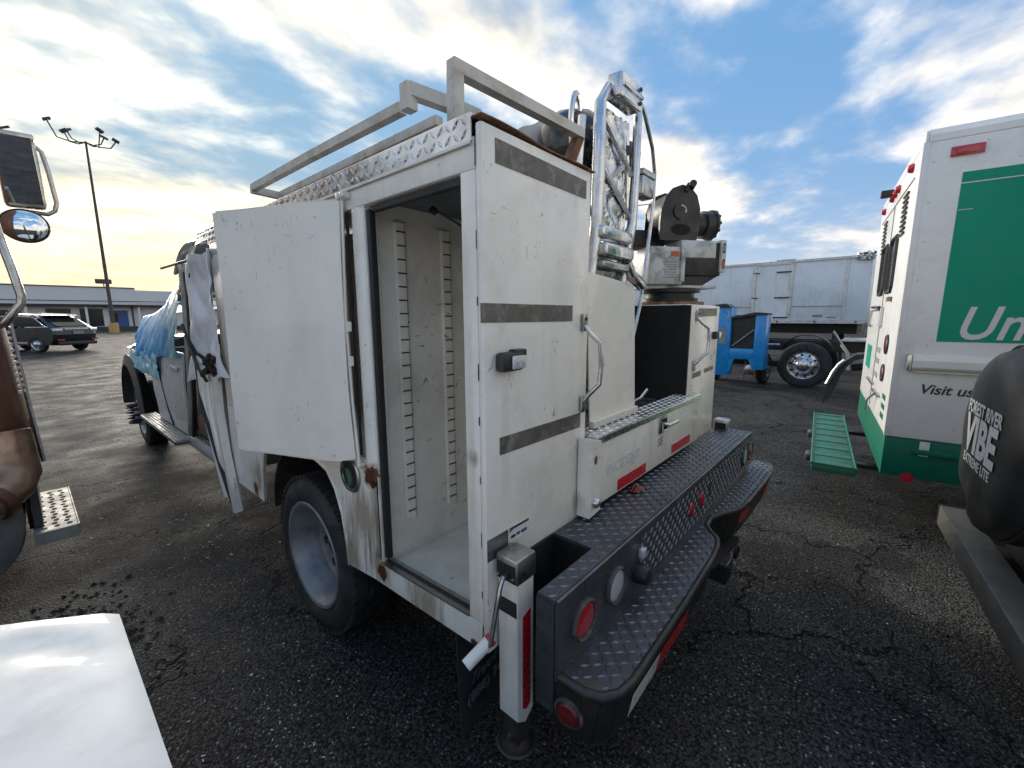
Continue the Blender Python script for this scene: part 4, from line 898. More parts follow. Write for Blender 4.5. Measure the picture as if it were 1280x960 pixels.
# ------------------------------------------------------------------ green and white step van on the right
# local frame: x along its rear (away from the camera), y towards its front, origin at the near rear corner on the ground
va = R(5.3)
VN = thing('step_van', 'white and green uniform delivery step van with a green rear step', 'van', (3.858, -.08, 0), va)
def vbox(name, x0, x1, y0, y1, z0, z1, m, b=0., parent=None, sm=True): return obj(name, G().box(x0, x1, y0, y1, z0, z1, b), m, parent or VN, sm)
vbox('body', 0, 2.25, -5.6, 0, .765, 2.66, 'van_white', .012)
obj('roof_cap', G().prism([(0.004, 2.66), (.004, 2.70), (.05, 2.745), (2.2, 2.745), (2.246, 2.70), (2.246, 2.66)], 'y', -5.58, -.022), 'van_white', VN, True)
vbox('roof_rear_lip', .01, 2.24, -.022, -.004, 2.665, 2.73, 'van_white', .006)
vbox('skirt', .004, 2.246, -5.5, -.004, .49, .764, 'skirt_green', .006)
vbox('skirt_moulding', -.016, .003, -5.4, -.15, .665, .70, 'skirt_green', .004)
vbox('corner_trim', -.004, .03, -.028, .003, .77, 2.66, 'van_white', .002)
for k in range(8):
    z = .86+.24*k; obj('rivet', G().lathe((-.001, -.055, z), (-1, 0, 0), [(.007, 0), (.005, .003), (0, .004)], 8), 'van_white', VN, True)
for k in range(7):
    for q, y in enumerate((-.14, -.28, -.42, -.56)):
        if y < -.2 and .9 > -1 and (1.25 < .86+.13*k or True):
            z = (.82, 1.36, 2.50, .97, 1.20, 2.62, .90)[k]
            obj('rivet', G().lathe((-.001, y, z), (-1, 0, 0), [(.006, 0), (.0045, .003), (0, .0035)], 8), 'van_white', VN, True)
# green logo field with its lettering
obj('logo_field', G().poly([(-.002, -.188, 1.425), (-.002, -.192, 2.452), (-.002, -2.9, 2.452), (-.002, -2.9, 1.425)], [(0, 1, 2, 3)]), 'van_green', VN)
text('logo_letters', 'Uni', .285, 'letter', VN, (-.0035, -.262, 1.446), (0, -1, 0), (0, 0, 1), .0006, shear=.28, offset=.0035, sx=.84, spacing=1.05)
vbox('logo_scrape', -.0042, -.0022, -1.2, -.192, 2.385, 2.391, 'letter', 0)
vbox('logo_scrape', -.0042, -.0022, -.26, -.196, 2.23, 2.234, 'letter', 0)
text('side_lettering', 'Visit us', .088, 'dgreen_ink', VN, (-.0015, -.140, 1.082), (0, -1, 0), (0, 0, 1), .0005, shear=.25, offset=.0016, sx=.98)
rr = group('rub_rail', VN)
obj('rail', G().prism([(-.036, 1.255), (-.040, 1.30), (-.030, 1.332), (-.001, 1.338), (-.001, 1.235), (-.020, 1.238)], 'y', -5.0, -.085), 'van_white', rr)
obj('rail_end', G().box(-.038, -.001, -.083, -.060, 1.232, 1.336, .006), 'alu', rr, True)
obj('rail_underside', G().box(-.024, -.002, -5.0, -.085, 1.222, 1.2335), 'beige', rr)
ml = group('side_marker', VN)
obj('marker_base', G().box(-.012, -.001, -.272, -.125, 2.548, 2.606, .004), 'red_lens', ml, True); obj('marker_lens', G().box(-.026, -.0125, -.255, -.15, 2.556, 2.598, .006), 'red_lens', ml, True)
obj('round_reflector', G().lathe((.003, -.145, .49), (-1, 0, 0), [(.036, 0), (.034, .006), (0, .008)], 24), 'red_lens', VN, True)
vbox('torn_label', -.0015, .003, -.235, -.185, .655, .755, 'white_tape')
# rear face
for i, x in enumerate((.34, .95, 1.13, 1.31, 1.9)):
    obj('roof_marker_light', G().lathe((x, .001, 2.60-.0*i), (0, 1, 0), [(.045, 0), (.044, .012), (.030, .030), (0, .034)], 20, sx=.7), 'red_lens', VN, True)
obj('rear_camera', G().box(1.20, 1.26, .001, .10, 2.60, 2.66, .01), 'black', VN, True)
for x0, z0, n_ in ((.36, 2.17, 9), (1.55, 2.17, 9)):
    lv = group('vent', VN)
    for k in range(n_): obj('vent_slat', G().box(x0, x0+.20, .001, .014, z0+.034*k, z0+.034*k+.016, .003), 'black', lv)
for x0, x1 in ((.62, .98), (1.20, 1.56)):
    wd = group('rear_window', VN)
    obj('pane', G().box(x0+.02, x1-.02, .001, .004, 1.80, 2.18), 'glass', wd)
    obj('window_frame', G().tube([(x0+.04, .006, 1.78), (x1-.04, .006, 1.78), (x1, .006, 1.82), (x1, .006, 2.16), (x1-.04, .006, 2.20), (x0+.04, .006, 2.20), (x0, .006, 2.16), (x0, .006, 1.82)], .014, 6, closed=True), 'seal', wd, True)
obj('door_seam', G().box(1.115, 1.123, .001, .006, .80, 2.50), 'grey_ink', VN)
obj('top_seam', G().box(.2, 2.05, .001, .006, 2.50, 2.507), 'grey_ink', VN)
dh = group('door_handle', VN)
obj('handle_plate', G().box(.98, 1.09, .001, .022, 1.50, 1.66, .004), 'van_white', dh, True); obj('handle_lever', G().tube([(1.03, .02, 1.64), (1.03, .075, 1.63), (1.03, .085, 1.52), (1.12, .06, 1.50)], .012, 8), 'steel', dh, True)
obj('handle_arm', G().tube([(1.0, .03, 1.66), (1.35, .05, 1.665)], .012, 8), 'black', dh, True); obj('hasp', G().box(.55, .63, .001, .03, 1.70, 1.735, .004), 'rusty', VN, True)
for x, z, s in ((.46, 1.375, .075), (.48, 1.155, .068)):
    tl = group('tail_lamp', VN)
    obj('tail_lens', G().lathe((x, .001, z), (0, 1, 0), [(s*.86, 0), (s*.8, .012), (0, .016)], 28), 'red_lens', tl, True)
    obj('tail_ring', G().lathe((x, .001, z), (0, 1, 0), [(s, 0), (s, .010), (s*.9, .014), (s*.86, .004)], 28, caps=(0, 0)), 'black', tl, True)
obj('rear_sign', G().box(1.55, 1.95, .001, .004, 1.08, 1.30), 'van_green', VN)
for i, (z, wd_) in enumerate(((1.30, .26), (1.21, .22), (1.09, .30))): obj('notice_lettering', G().box(.85, .85+wd_, .001, .0035, z-.022, z+.022), 'grey_ink', VN)
for z in (.93, 1.0, .86): obj('notice_lettering', G().box(.18, .34, .001, .0035, z-.018, z+.018), 'skirt_green', VN)
obj('hinge', G().box(1.0, 1.5, .001, .02, .99, 1.01, .003), 'steel', VN, True); obj('hinge', G().box(.5, .9, .001, .02, .955, .975, .003), 'steel', VN, True)
obj('hinge_link', G().tube([(.6, .02, .98), (.75, .05, .90), (.8, .05, .80)], .008, 6), 'steel', VN, True)
# green step
gs = group('rear_step', VN)
sx0, sx1, sy0, sy1 = .12, 2.26, .115, .39
obj('step_tray', G().box(sx0, sx1, sy0, sy1, .395, .452, .006), 'step_green', gs, True)
obj('step_rim', G().tube([(sx0, sy0, .455), (sx1, sy0, .455), (sx1, sy1, .455), (sx0, sy1, .455)], .009, 6, closed=True), 'step_green', gs, True)
for k in range(9):
    x = sx0+.06+k*(sx1-sx0-.12)/8; obj('step_bar', G().box(x-.05, x+.04, sy0+.02, sy1-.02, .4525, .458, .002), 'step_green', gs)
for x in (.55, 1.75): obj('step_bracket', G().box(x-.04, x+.04, -.3, sy0+.1, .36, .394, .004), 'black', gs)
for x in (.45, 1.3): obj('step_bump_stop', G().box(x, x+.14, sy1+.003, sy1+.045, .37, .43, .012), 'rv_bumper', gs, True)
wheel(VN, (.02, -1.6, .40), (-1, 0, 0), .40, .23, .25, 'dish'); wheel(VN, (2.23, -1.6, .40), (1, 0, 0), .40, .23, .25, 'dish')
wheel(VN, (.04, -4.8, .40), (-1, 0, 0), .40, .23, .25, 'dish'); wheel(VN, (2.21, -4.8, .40), (1, 0, 0), .40, .23, .25, 'dish')
obj('chassis', G().box(.5, 1.75, -5.4, -.1, .35, .488), 'under', VN)

# ------------------------------------------------------------------ camper at the right edge: bumper and covered spare wheel
ra = R(4.8)
RV = thing('camper_trailer', 'white camper trailer at the right edge with a grey square tube bumper', 'trailer', (3.03, -.315, 0), ra)
obj('bumper', G().box(-2.35, 0, -.11, 0, .515, .62, .005), 'rv_bumper', RV, True)
obj('bumper_cap', G().box(.001, .012, -.112, .002, .513, .622, .002), 'black', RV)
for x in (-.45, -1.9): obj('bumper_arm', G().box(x-.05, x+.05, -.5, -.111, .52, .615), 'under', RV)
obj('rear_wall', G().box(-2.4, .06, -5.2, -.46, .62, 3.0, .05), 'rv_wall', RV, True)
obj('underside', G().box(-2.3, -.05, -5.0, -.47, .50, .618), 'under', RV)
obj('skirt_trim', G().box(-2.42, .075, -5.2, -.45, .70, .74, .008), 'black', RV)
wheel(RV, (.03, -3.2, .34), (1, 0, 0), .34, .2, .2, 'steel'); wheel(RV, (-2.37, -3.2, .34), (-1, 0, 0), .34, .2, .2, 'steel')
SW = thing('spare_wheel', 'spare wheel in a black vinyl cover with white VIBE lettering on the camper bumper', 'spare wheel', (2.50, -.375, .62), ra)
def cover(c):
    g = G(); prof = [(.0, .034), (.12, .034), (.24, .031), (.305, .022), (.335, .006), (.353, -.028), (.362, -.075), (.362, -.17), (.352, -.205), (.32, -.225), (.0, -.225)]
    g.lathe(c, (0, 1, 0), [(r*1.05, h) for r, h in prof], 72)
    for v in g.bm.verts:
        a = math.atan2(v.co.z-c[2], v.co.x-c[0]); r = math.hypot(v.co.z-c[2], v.co.x-c[0])
        if r > .01:
            k = 1+.010*math.sin(a*9+v.co.y*20)*(r/.36)+.012*nz(a*2, v.co.y*8); s = max(0, -math.sin(a))
            v.co.x = c[0]+(v.co.x-c[0])*k; v.co.z = c[2]+(v.co.z-c[2])*k*(1+.02*s); v.co.y += .010*math.sin(a*7)*s*(r/.36)
    return g
SC = (0, 0, .475)
obj('wheel_cover', cover(SC), 'cover', SW, True)
obj('cover_piping', G().tube([(SC[0]+.384*math.cos(a), -.045+.004*math.sin(a*5), SC[2]+.384*math.sin(a)) for a in [k*math.pi/24 for k in range(48)]], .006, 6, closed=True), 'seal', SW, True)
def on_dome(ob):
    for v in ob.data.vertices:
        r = math.hypot(v.co.x-SC[0], v.co.z-SC[2])
        for (r0, h0), (r1, h1) in zip([(0, .034), (.126, .034), (.252, .031), (.32, .022), (.352, .006), (.371, -.028)], [(.126, .034), (.252, .031), (.32, .022), (.352, .006), (.371, -.028), (.6, -.2)]):
            if r0 <= r <= r1: h = h0+(h1-h0)*(r-r0)/(r1-r0); break
        v.co.y = h+.0035+(.0006 if v.co.y > .0601 else 0)
def cover_text(s, size, z, x, off, sx, sh=0):
    o = text('cover_lettering', s, size, 'cover_ink', SW, (x, .06, z), (-1, 0, 0), (0, 0, 1), .0005, offset=off, sx=sx, shear=sh, align='CENTER')
    bm = bmesh.new(); bm.from_mesh(o.data); bmesh.ops.subdivide_edges(bm, edges=[e for e in bm.edges if e.calc_length() > .02], cuts=2, use_grid_fill=True)
    bmesh.ops.triangulate(bm, faces=bm.faces[:]); bm.to_mesh(o.data); bm.free(); on_dome(o)
cover_text('FOREST RIVER', .074, .565, .0, .0018, .93)
cover_text('VIBE', .205, .410, -.005, .0085, 1.0)
cover_text('EXTREME LITE', .056, .352, -.005, .001, 1.0)
obj('mount_plate', G().box(-.12, .12, -.225, -.12, -.0, .14, .004), 'black', SW)

# ------------------------------------------------------------------ box trailer far right
BT = thing('box_trailer', 'pale white box trailer with a side door standing behind the other trucks', 'trailer', (16.2, 3.0, 0), R(-1.5))
# local: y along its side, x away from the camera
zb, zt = 1.36, 3.28
obj('box', G().box(0, 2.5, -2.6, 8.2, zb, zt, .02), 'trailer', BT, True)
obj('top_rail', G().box(-.03, .02, -2.6, 8.2, zt-.06, zt+.015, .006), 'trailer_trim', BT); obj('bottom_rail', G().box(-.03, .02, -2.6, 8.2, zb-.03, zb+.10, .006), 'trailer_trim', BT)
for y in (-2.05,): obj('corner_post', G().box(-.02, .0, y-.03, y+.03, zb+.1, zt-.06), 'trailer_trim', BT)
obj('mid_rail', G().box(-.035, -.001, -2.0, -.72, 1.86, 1.90, .004), 'trailer_trim', BT)
obj('mid_rail', G().box(-.035, -.001, .44, 8.2, 1.86, 1.90, .004), 'trailer_trim', BT)
sd_ = group('side_door', BT)
y0d, y1d = -.66, .38
obj('door_leaf', G().box(-.022, -.001, y0d+.05, y1d-.05, zb+.02, zt-.10, .004), 'trailer', sd_)
for y in (y0d, y1d): obj('door_jamb', G().box(-.045, -.001, y-.05, y+.05, zb+.0, zt-.07, .006), 'trailer_trim', sd_)
obj('door_head', G().box(-.045, -.001, y0d+.05, y1d-.05, zt-.10, zt-.06, .004), 'trailer_trim', sd_)
for z in (1.52, 2.15, 2.95):
    obj('hinge_strap', G().box(-.06, -.024, y0d, y0d+.42, z-.018, z+.018, .004), 'black', sd_); obj('keeper', G().box(-.06, -.046, y1d-.14, y1d+.05, z-.015, z+.015, .004), 'black', sd_)
for k in range(10): obj('bottom_marker', G().box(-.036, -.031, -2.4+1.0*k, -2.35+1.0*k, zb+.0, zb+.05), 'black', BT)
obj('roof_marker_housing', G().box(-.04, .02, -.72, -.2, zt+.0155, zt+.06, .008), 'trailer', BT, True)
obj('crumpled_foil_corner', G().grid(lambda u, v: (-.08-.10*abs(nz(u*5, v*5)), -2.66+.42*u, zt-.12+.20*v+.07*nz(u*6, v*6, 2)), 14, 10), 'chrome', BT, False, solid=.01)
obj('lettering_patch', G().box(-.003, -.0005, -1.55, -1.3, 1.52, 1.60), 'grey_ink', BT); obj('lettering_patch', G().box(-.003, -.0005, -1.9, -1.65, 1.50, 1.54), 'grey_ink', BT)
obj('under_frame', G().box(.3, 2.2, -2.4, 8.0, 1.02, 1.33), 'blackpaint', BT)
for y in (6.0, 7.2): wheel(BT, (.05, y, .5), (-1, 0, 0), .5, .28, .29, 'dish')
for y in (-1.9,): obj('landing_leg', G().box(.2, .34, y-.07, y+.07, 0, 1.05), 'black', BT); obj('landing_leg', G().box(2.1, 2.24, y-.07, y+.07, 0, 1.05), 'black', BT)

# ------------------------------------------------------------------ bare tractor unit in front of it
TU = thing('truck_tractor', 'bare black truck tractor frame with a chrome rear wheel', 'truck', (11.2, 1.25, 0), 0)
for x in (.55, 1.40): obj('frame_rail', G().box(x-.04, x+.04, -4.2, 3.0, .78, 1.02, .006), 'black', TU)
obj('frame_top_plate', G().box(.3, 1.5, -1.9, -.6, 1.03, 1.07, .006), 'alu', TU)
wheel(TU, (0, 0, .50), (-1, 0, 0), .50, .28, .292, 'chrome'); wheel(TU, (1.95, 0, .50), (1, 0, 0), .5, .28, .292, 'chrome')
obj('axle', G().tube([(.1, 0, .5), (.9, 0, .5), (1.05, 0, .52), (1.2, 0, .5), (1.9, 0, .5)], [.08, .09, .22, .09, .08], 12), 'under', TU, True)
obj('inner_fender', G().grid(lambda u, v: (.28+.28*v, -.58*math.cos(math.pi*(.18+.64*u)), .50+.66*math.sin(math.pi*(.18+.64*u))), 14, 2), 'flare', TU, True, solid=.02)
obj('rear_wheel_flap', G().tube([(.12, -.62, .98), (.1, -.74, .80), (.1, -.78, .45)], .035, 8), 'beige', TU, True)
obj('strut', G().tube([(.2, -.45, 1.25), (.2, -.62, .98)], .025, 8), 'steel', TU, True)
obj('cross_strut', G().tube([(.1, 1.6, .98), (.2, .75, 1.15)], .03, 8), 'steel', TU, True); obj('cross_strut', G().tube([(.1, 1.9, .88), (.2, .5, .92)], .03, 8), 'steel', TU, True)
obj('air_tank', G().cyl((.2, -1.7, .62), (.2, -.95, .62), .14, 18), 'tank', TU, True)
obj('battery_box', G().box(.1, .5, -2.7, -1.9, .45, .75, .02), 'black', TU, True)
obj('air_hose', G().tube([(.5, -1.35+.35*math.cos(a), 1.12+.42*math.sin(a)) for a in [math.pi*(1.0-k/14*1.0) for k in range(15)]], .035, 8), 'black', TU, True)
obj('air_hose', G().tube([(.5, -1.5+.22*math.cos(a), 1.1+.3*math.sin(a)) for a in [math.pi*(1.0-k/14*1.0) for k in range(15)]], .025, 8), 'tank', TU, True)
obj('hose_bracket', G().box(.4, .6, -1.75, -1.35, 1.08, 1.30, .01), 'steel', TU)
obj('tractor_cab', G().box(-.1, 2.2, -6.4, -4.2, .8, 2.9, .08), 'black', TU, True)
# black mud guard standing beside the van's far corner
MG = thing('mudguard', 'curved black mudguard with a steel stay next to the green and white van', 'mudguard', (8.0, 0, 0))
obj('guard', G().prism([(.600, .24), (.585, .42), (.555, .58), (.50, .75), (.40, .90), (.26, 1.02), (.16, 1.03), (.16, .97), (.27, .93), (.36, .82), (.43, .66), (.47, .48), (.51, .35)], 'x', 0, .46), 'flare', MG)
obj('stay', G().tube([(-.02, .56, .56), (-.02, .50, .74), (-.02, .44, .86), (-.02, .38, .93)], .032, 10), 'chrome', MG, True)
obj('arm', G().tube([(.2, -.9, .98), (.2, -.2, .90), (.2, .3, .80)], .05, 8), 'black', MG, True)
obj('guard_post', G().box(.18, .26, -.25, -.17, 0, .90), 'black', MG)
obj('guard_base', G().box(.1, .34, -.33, -.1, 0, .03), 'black', MG)

# ------------------------------------------------------------------ blue service body
BB = thing('blue_service_body', 'blue steel service body with a dark load bay behind the white truck', 'truck body', (10.6, 2.25, 0), 0)
# local: y to the left in the picture (+), x away
def bb(name, x0, x1, y0, y1, z0, z1, m='blue', b=.008): return obj(name, G().box(x0, x1, y0, y1, z0, z1, b), m, BB, True)
bb('left_post', 0, .42, .37, .80, .22, 1.77); bb('right_post', 0, .42, -.34, -.12, .40, 1.60)
bb('cross_sill', .01, .40, -.12, .37, .62, .85); bb('bay_back', .40, .42, -.12, .37, .85, 1.60, 'blackpaint')
obj('bay_cover', G().prism([(-.118, .852), (.368, .852), (.368, 1.52), (-.118, 1.58)], 'x', .10, .13), 'black', BB)
obj('cover_lid', G().prism([(.365, 1.525), (-.10, 1.59), (-.36, 1.605), (-.36, 1.64), (-.10, 1.66), (.365, 1.555)], 'x', -.02, .43), 'black', BB)
obj('left_lid', G().prism([(.37, 1.775), (.50, 1.86), (1.1, 1.80), (1.1, 1.775)], 'x', -.02, .43), 'black', BB)
obj('post_label', G().box(-.003, -.0005, .46, .60, .95, 1.32), 'grey_ink', BB); obj('post_scrawl', G().tube([(-.003, .48, 1.70), (-.003, .42, 1.68), (-.003, .43, 1.60), (-.003, .45, 1.53)], .006, 4), 'white_tape', BB)
obj('diagonal_brace', G().tube([(.06, .33, .90), (.06, -.10, 1.28)], .018, 6), 'grey_ink', BB)
obj('gusset', G().prism([(-.12, .62), (-.12, .40), (-.05, .58), (-.03, .62)], 'x', .01, .08), 'blue', BB); obj('gusset', G().prism([(.37, .62), (.37, .24), (.27, .58), (.25, .62)], 'x', .01, .08), 'blue', BB)
obj('red_reflector', G().box(-.004, -.0005, .66, .80, .23, .265), 'red_tape', BB)
obj('hitch', G().tube([(.3, -.2, .62), (.15, -.1, .45), (.1, -.18, .20)], .03, 8), 'rusty', BB, True); obj('hitch', G().tube([(.3, .1, .62), (.15, .02, .4), (.12, .06, .18)], .03, 8), 'rusty', BB, True)
obj('hitch_drum', G().lathe((.15, -.08, .38), (-1, 0, 0), [(.12, 0), (.12, .1), (.06, .12), (0, .12)], 18), 'steel', BB, True)
obj('axle_beam', G().box(.8, .95, -1.0, 1.0, .42, .54), 'under', BB)
wheel(BB, (.85, -.30, .36), (0, -1, 0), .36, .2, .2, 'steel'); wheel(BB, (.85, .95, .36), (0, 1, 0), .36, .2, .2, 'steel')

# ------------------------------------------------------------------ low store building, lamp post
BL = thing('store_building', 'long low grey store building with a blank fascia across the lot', 'building', (-10, 80, 0), R(-2))
obj('wall', G().box(-60, 60, 0, 20, 0, 3.3), 'building_low', BL)
obj('fascia', G().box(-60, 21, -1.6, 20, 3.35, 5.5), 'building', BL); obj('fascia', G().box(21.02, 60, -1.2, 20, 3.35, 5.3), 'building', BL)
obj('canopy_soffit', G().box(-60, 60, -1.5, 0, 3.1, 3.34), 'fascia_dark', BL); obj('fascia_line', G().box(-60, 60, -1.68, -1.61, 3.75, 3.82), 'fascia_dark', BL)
obj('parapet_cap', G().box(-60, 21, -1.7, 20, 5.51, 5.62), 'fascia_dark', BL)
for k in range(12):
    x = -36+k*5.2; obj('canopy_post', G().box(x-.12, x+.12, -1.2, -.9, 0, 3.09), 'building_low', BL)
for x in (-22, -19, -9, 4.5, 12.4, 15.4): obj('shop_window', G().box(x, x+2.2, -.03, -.001, .5, 2.8), 'glass', BL)
for x, m in ((18.2, 'door_blue'), (27.6, 'door_blue'), (8.5, 'glass')):
    d = obj('door', G().box(x, x+1.9, -.05, -.001, 0, 2.6), m, BL); obj('door_glass', G().box(x+.25, x+.85, -.06, -.051, 1.1, 2.3), 'glass', d)
for x in (20.6, 25.0): obj('drain_pipe', G().cyl((x, -.1, 0), (x, -.1, 3.1), .09, 8), 'pole', BL)
obj('dark_kerb', G().box(-60, 60, -4, -1.2, 0, .45), 'fascia_dark', BL)
for x in (-4.5, -2.2, -.7): obj('roof_vent', G().box(x, x+.5, 3, 3.5, 5.5, 6.3), 'fascia_dark', BL)
fl = obj('flood_light', G().box(17.2, 18.8, -1.9, -1.5, 6.0, 6.6, .1), 'pole', BL); obj('flood_light_arm', G().cyl((18, -1.5, 5.5), (18, -1.6, 6.1), .06, 6), 'pole', BL)
obj('flood_light', G().box(38, 38.4, -1.4, -1.1, 5.3, 6.0, .1), 'pole', BL)
LP = thing('lamp_post', 'tall parking lot lamp post with six floodlights and a yellow base', 'lamp post', (6.6, 62, 0))
obj('concrete_base', G().lathe((0, 0, 0), (0, 0, 1), [(.42, 0), (.42, 1.0), (.38, 1.05)], 20), 'lamp_base', LP, True)
obj('pole', G().tube([(0, 0, 1.0), (0, 0, 10), (0, 0, 19.0)], [.17, .13, .09], 12), 'pole', LP, True)
for k, (a, r, h) in enumerate(((180, 2.5, 1.3), (210, 1.5, .5), (150, 1.6, .8), (20, 1.3, 1.5), (330, 1.5, .55), (0, 2.3, .7))):
    dx, dy = math.cos(R(a))*r, math.sin(R(a))*r; lm = group('floodlight', LP)
    obj('arm', G().tube([(0, 0, 18.9), (dx*.4, dy*.4, 18.7), (dx*.8, dy*.8, 18.85), (dx, dy, 18.9+h)], .06, 6), 'pole', lm, True)
    obj('lamp_head', G().obox((dx, dy, 19.0+h), (math.cos(R(a)), math.sin(R(a)), -.5), (-math.sin(R(a)), math.cos(R(a)), 0), .30, .22, .11, .03), 'pole', lm, True)

# ------------------------------------------------------------------ dark crossover car across the lot
SV = thing('parked_suv', 'black crossover car parked across the lot before the store', 'car', (.33, 31.7, 0), R(127))
SV.scale = (1.05, 1.05, 1.05)
# local: x forward, y left, 4.75 long
prof = [(-2.36, .52), (-2.40, .80), (-2.33, 1.04), (-2.20, 1.12), (-1.55, 1.58), (-1.15, 1.69), (-.2, 1.72), (.55, 1.62), (1.3, 1.16), (2.1, 1.0), (2.36, .82), (2.40, .5), (2.2, .30), (-2.15, .30)]
def car_body(u, v):
    n = len(prof); t = u*n; i = int(t) % n; f = t-int(t); a, b = prof[i], prof[(i+1) % n]
    x, z = a[0]+(b[0]-a[0])*f, a[1]+(b[1]-a[1])*f; s = (v-.5)*2
    hw = .93-.20*max(0, z-1.0)/.7; k = 1-.06*abs(s)**6
    return (x*k, hw*s, .95+(z-.95)*(1-.04*abs(s)**8))
g = G().grid(car_body, 84, 14); bmesh.ops.remove_doubles(g.bm, verts=g.bm.verts[:], dist=.001)
obj('body', g, 'suv', SV, True)
for s in (-1, 1):
    obj('body_side', G().prism([(x*.94, .95+(z-.95)*.96) for x, z in prof if z < 1.15], 'y', s*.90, s*.93), 'suv', SV, True)
    obj('side_glass', G().prism([(-1.85, 1.14), (-1.30, 1.55), (-.2, 1.63), (.45, 1.55), (1.1, 1.14)], 'y', s*.80, s*.872), 'glass', SV)
    obj('window_trim', G().tube([(-1.88, s*.875, 1.13), (-1.33, s*.84, 1.56), (-.2, s*.82, 1.645), (.45, s*.83, 1.57)], .018, 6), 'chrome', SV)
    obj('sill_trim', G().box(-1.0, 1.1, s*.93-.015, s*.93+.015, .40, .46), 'chrome', SV)
    obj('tail_light', G().box(-2.385, -2.02, s*.60 if s > 0 else -.90, s*.90 if s > 0 else -.60, .93, 1.06, .02), 'clear_lens', SV, True)
    obj('rear_reflector', G().box(-2.40, -2.37, s*.72-.14, s*.72+.14, .52, .58), 'red_lens', SV)
    obj('roof_rail', G().tube([(-1.5, s*.62, 1.70), (.2, s*.64, 1.76)], .02, 6), 'chrome', SV)
obj('rear_window', G().prism([(-2.12, 1.16), (-1.62, 1.51), (-1.60, 1.55), (-2.17, 1.17)], 'y', -.66, .66), 'glass', SV)
obj('rear_spoiler', G().box(-1.80, -1.3, -.62, .62, 1.60, 1.66, .02), 'suv', SV, True)
obj('plate_garnish', G().box(-2.36, -2.31, -.5, .5, 1.0, 1.04, .01), 'chrome', SV); obj('number_plate', G().box(-2.425, -2.40, -.22, .22, .80, .93), 'grey_ink', SV)
obj('bumper_valance', G().box(-2.41, -2.25, -.8, .8, .30, .48, .04), 'black', SV, True)
for x in (-1.42, 1.38):
    for s in (-1, 1): wheel(SV, (x, s*.955, .37), (0, s, 0), .37, .23, .25, 'chrome')

# ------------------------------------------------------------------ brown semi at the left edge
SM = thing('brown_semi', 'rust brown semi truck at the left edge with a perforated cab step', 'truck', (-.9, 4.4, 0), world=True)
obj('cab_side', G().box(-2.5, -.20, 3.55, 5.3, .75, 3.0, .06), 'brown', SM, True)
obj('heat_shield', G().grid(lambda u, v: (-.20+.155*math.sin(u*math.pi*.5)+.03*(1-v)*u-.012*v*u, 3.48-.13*math.cos(u*math.pi*.5)+.16*u*u, .80+.78*v), 10, 10), 'brown', SM, True, solid=.008)
stt = obj('shield_edge', G().tube([(-.032, 3.50, 1.60), (-.026, 3.50, 1.40), (-.018, 3.51, 1.15), (-.002, 3.52, .80)], .012, 6), 'chrome', SM, True)
for k in range(11): obj('shield_slot', G().box(-.046, -.036, 3.475, 3.486, 1.52-.032*k, 1.535-.032*k), 'white_tape', SM)
obj('exhaust_elbow', G().tube([(-.10, 3.40, 1.02), (-.098, 3.38, .88), (-.10, 3.36, .80), (-.13, 3.31, .735), (-.19, 3.25, .69), (-.26, 3.18, .66)], [.075, .082, .09, .088, .080, .078], 20), 'copper', SM, True)
obj('elbow_clamp', G().tube([(-.17, 3.26, .70), (-.20, 3.23, .685)], .092, 20), 'brown', SM, True)
obj('pipe_mouth', G().lathe((-.262, 3.178, .659), (-.6, -.6, -.25), [(.066, .001), (.06, .002), (0, .002)], 20), 'hole', SM)
obj('fuel_tank', G().lathe((-.43, 3.30, .52), (0, 1, 0), [(.0, 0), (.27, .0), (.315, .02), (.325, .05), (.325, 1.6), (0, 1.6)], 40), 'tank', SM, True)
obj('side_fairing', G().prism([(4.2, .46), (3.42, .46), (3.62, 1.02), (4.2, 1.12)], 'x', -.08, -.045), 'flare', SM)
obj('fairing_cap', G().tube([(-.05, 3.60, 1.04), (-.035, 3.63, .95), (-.03, 3.60, .85)], .03, 10), 'tube', SM, True)
cs = group('cab_step', SM)
obj('step_plate', G().box(-.085, .082, 3.34, 4.14, .43, .452, .004), 'step_alu', cs); obj('step_front', G().box(-.085, .082, 3.325, 3.339, .385, .452, .003), 'step_alu', cs)
obj('step_side', G().box(.0825, .090, 3.325, 4.14, .40, .453, .002), 'step_alu', cs)
for i in range(3):
    for k in range(14): obj('perforation', G().lathe((-.052+.048*i+(.0 if k % 2 else .008), 3.385+.053*k, .4525), (0, 0, 1), [(.013, 0), (.012, .0012), (0, .0012)], 12, sx=.9, sy=1.25), 'hole', cs)
obj('step_hanger', G().box(-.10, -.086, 3.5, 3.7, .43, .70), 'under', SM); obj('step_hanger', G().box(-.10, -.086, 3.95, 4.1, .43, .70), 'under', SM)
obj('under_frame', G().box(-2.2, -.75, 3.2, 6.5, .45, .75), 'under', SM)
wheel(SM, (-.12, 5.55, .5), (1, 0, 0), .5, .28, .29, 'steel')
mi = group('side_mirror', SM)
obj('mirror_housing', G().obox((.115, 4.03, 2.475), (1, -.05, .02), (0, 1, 0), .088, .035, .212, .022), 'tube', mi, True)
obj('mirror_glass', G().obox((.112, 3.952, 2.465), (1, -.10, .02), (.10, 1, .22), .074, .002, .185, .001), 'mirror', mi)
obj('mirror_brow', G().obox((.108, 3.985, 2.665), (1, -.05, .02), (0, 1, 0), .088, .03, .016, .006), 'tube', mi, True)
obj('convex_mirror', G().lathe((.096, 4.00, 2.155), (-.15, -1, .05), [(.098, -.02), (.102, 0), (.098, .008), (.085, .014), (.06, .021), (.03, .0255), (0, .027)], 40, sx=.92), 'mirror', mi, True)
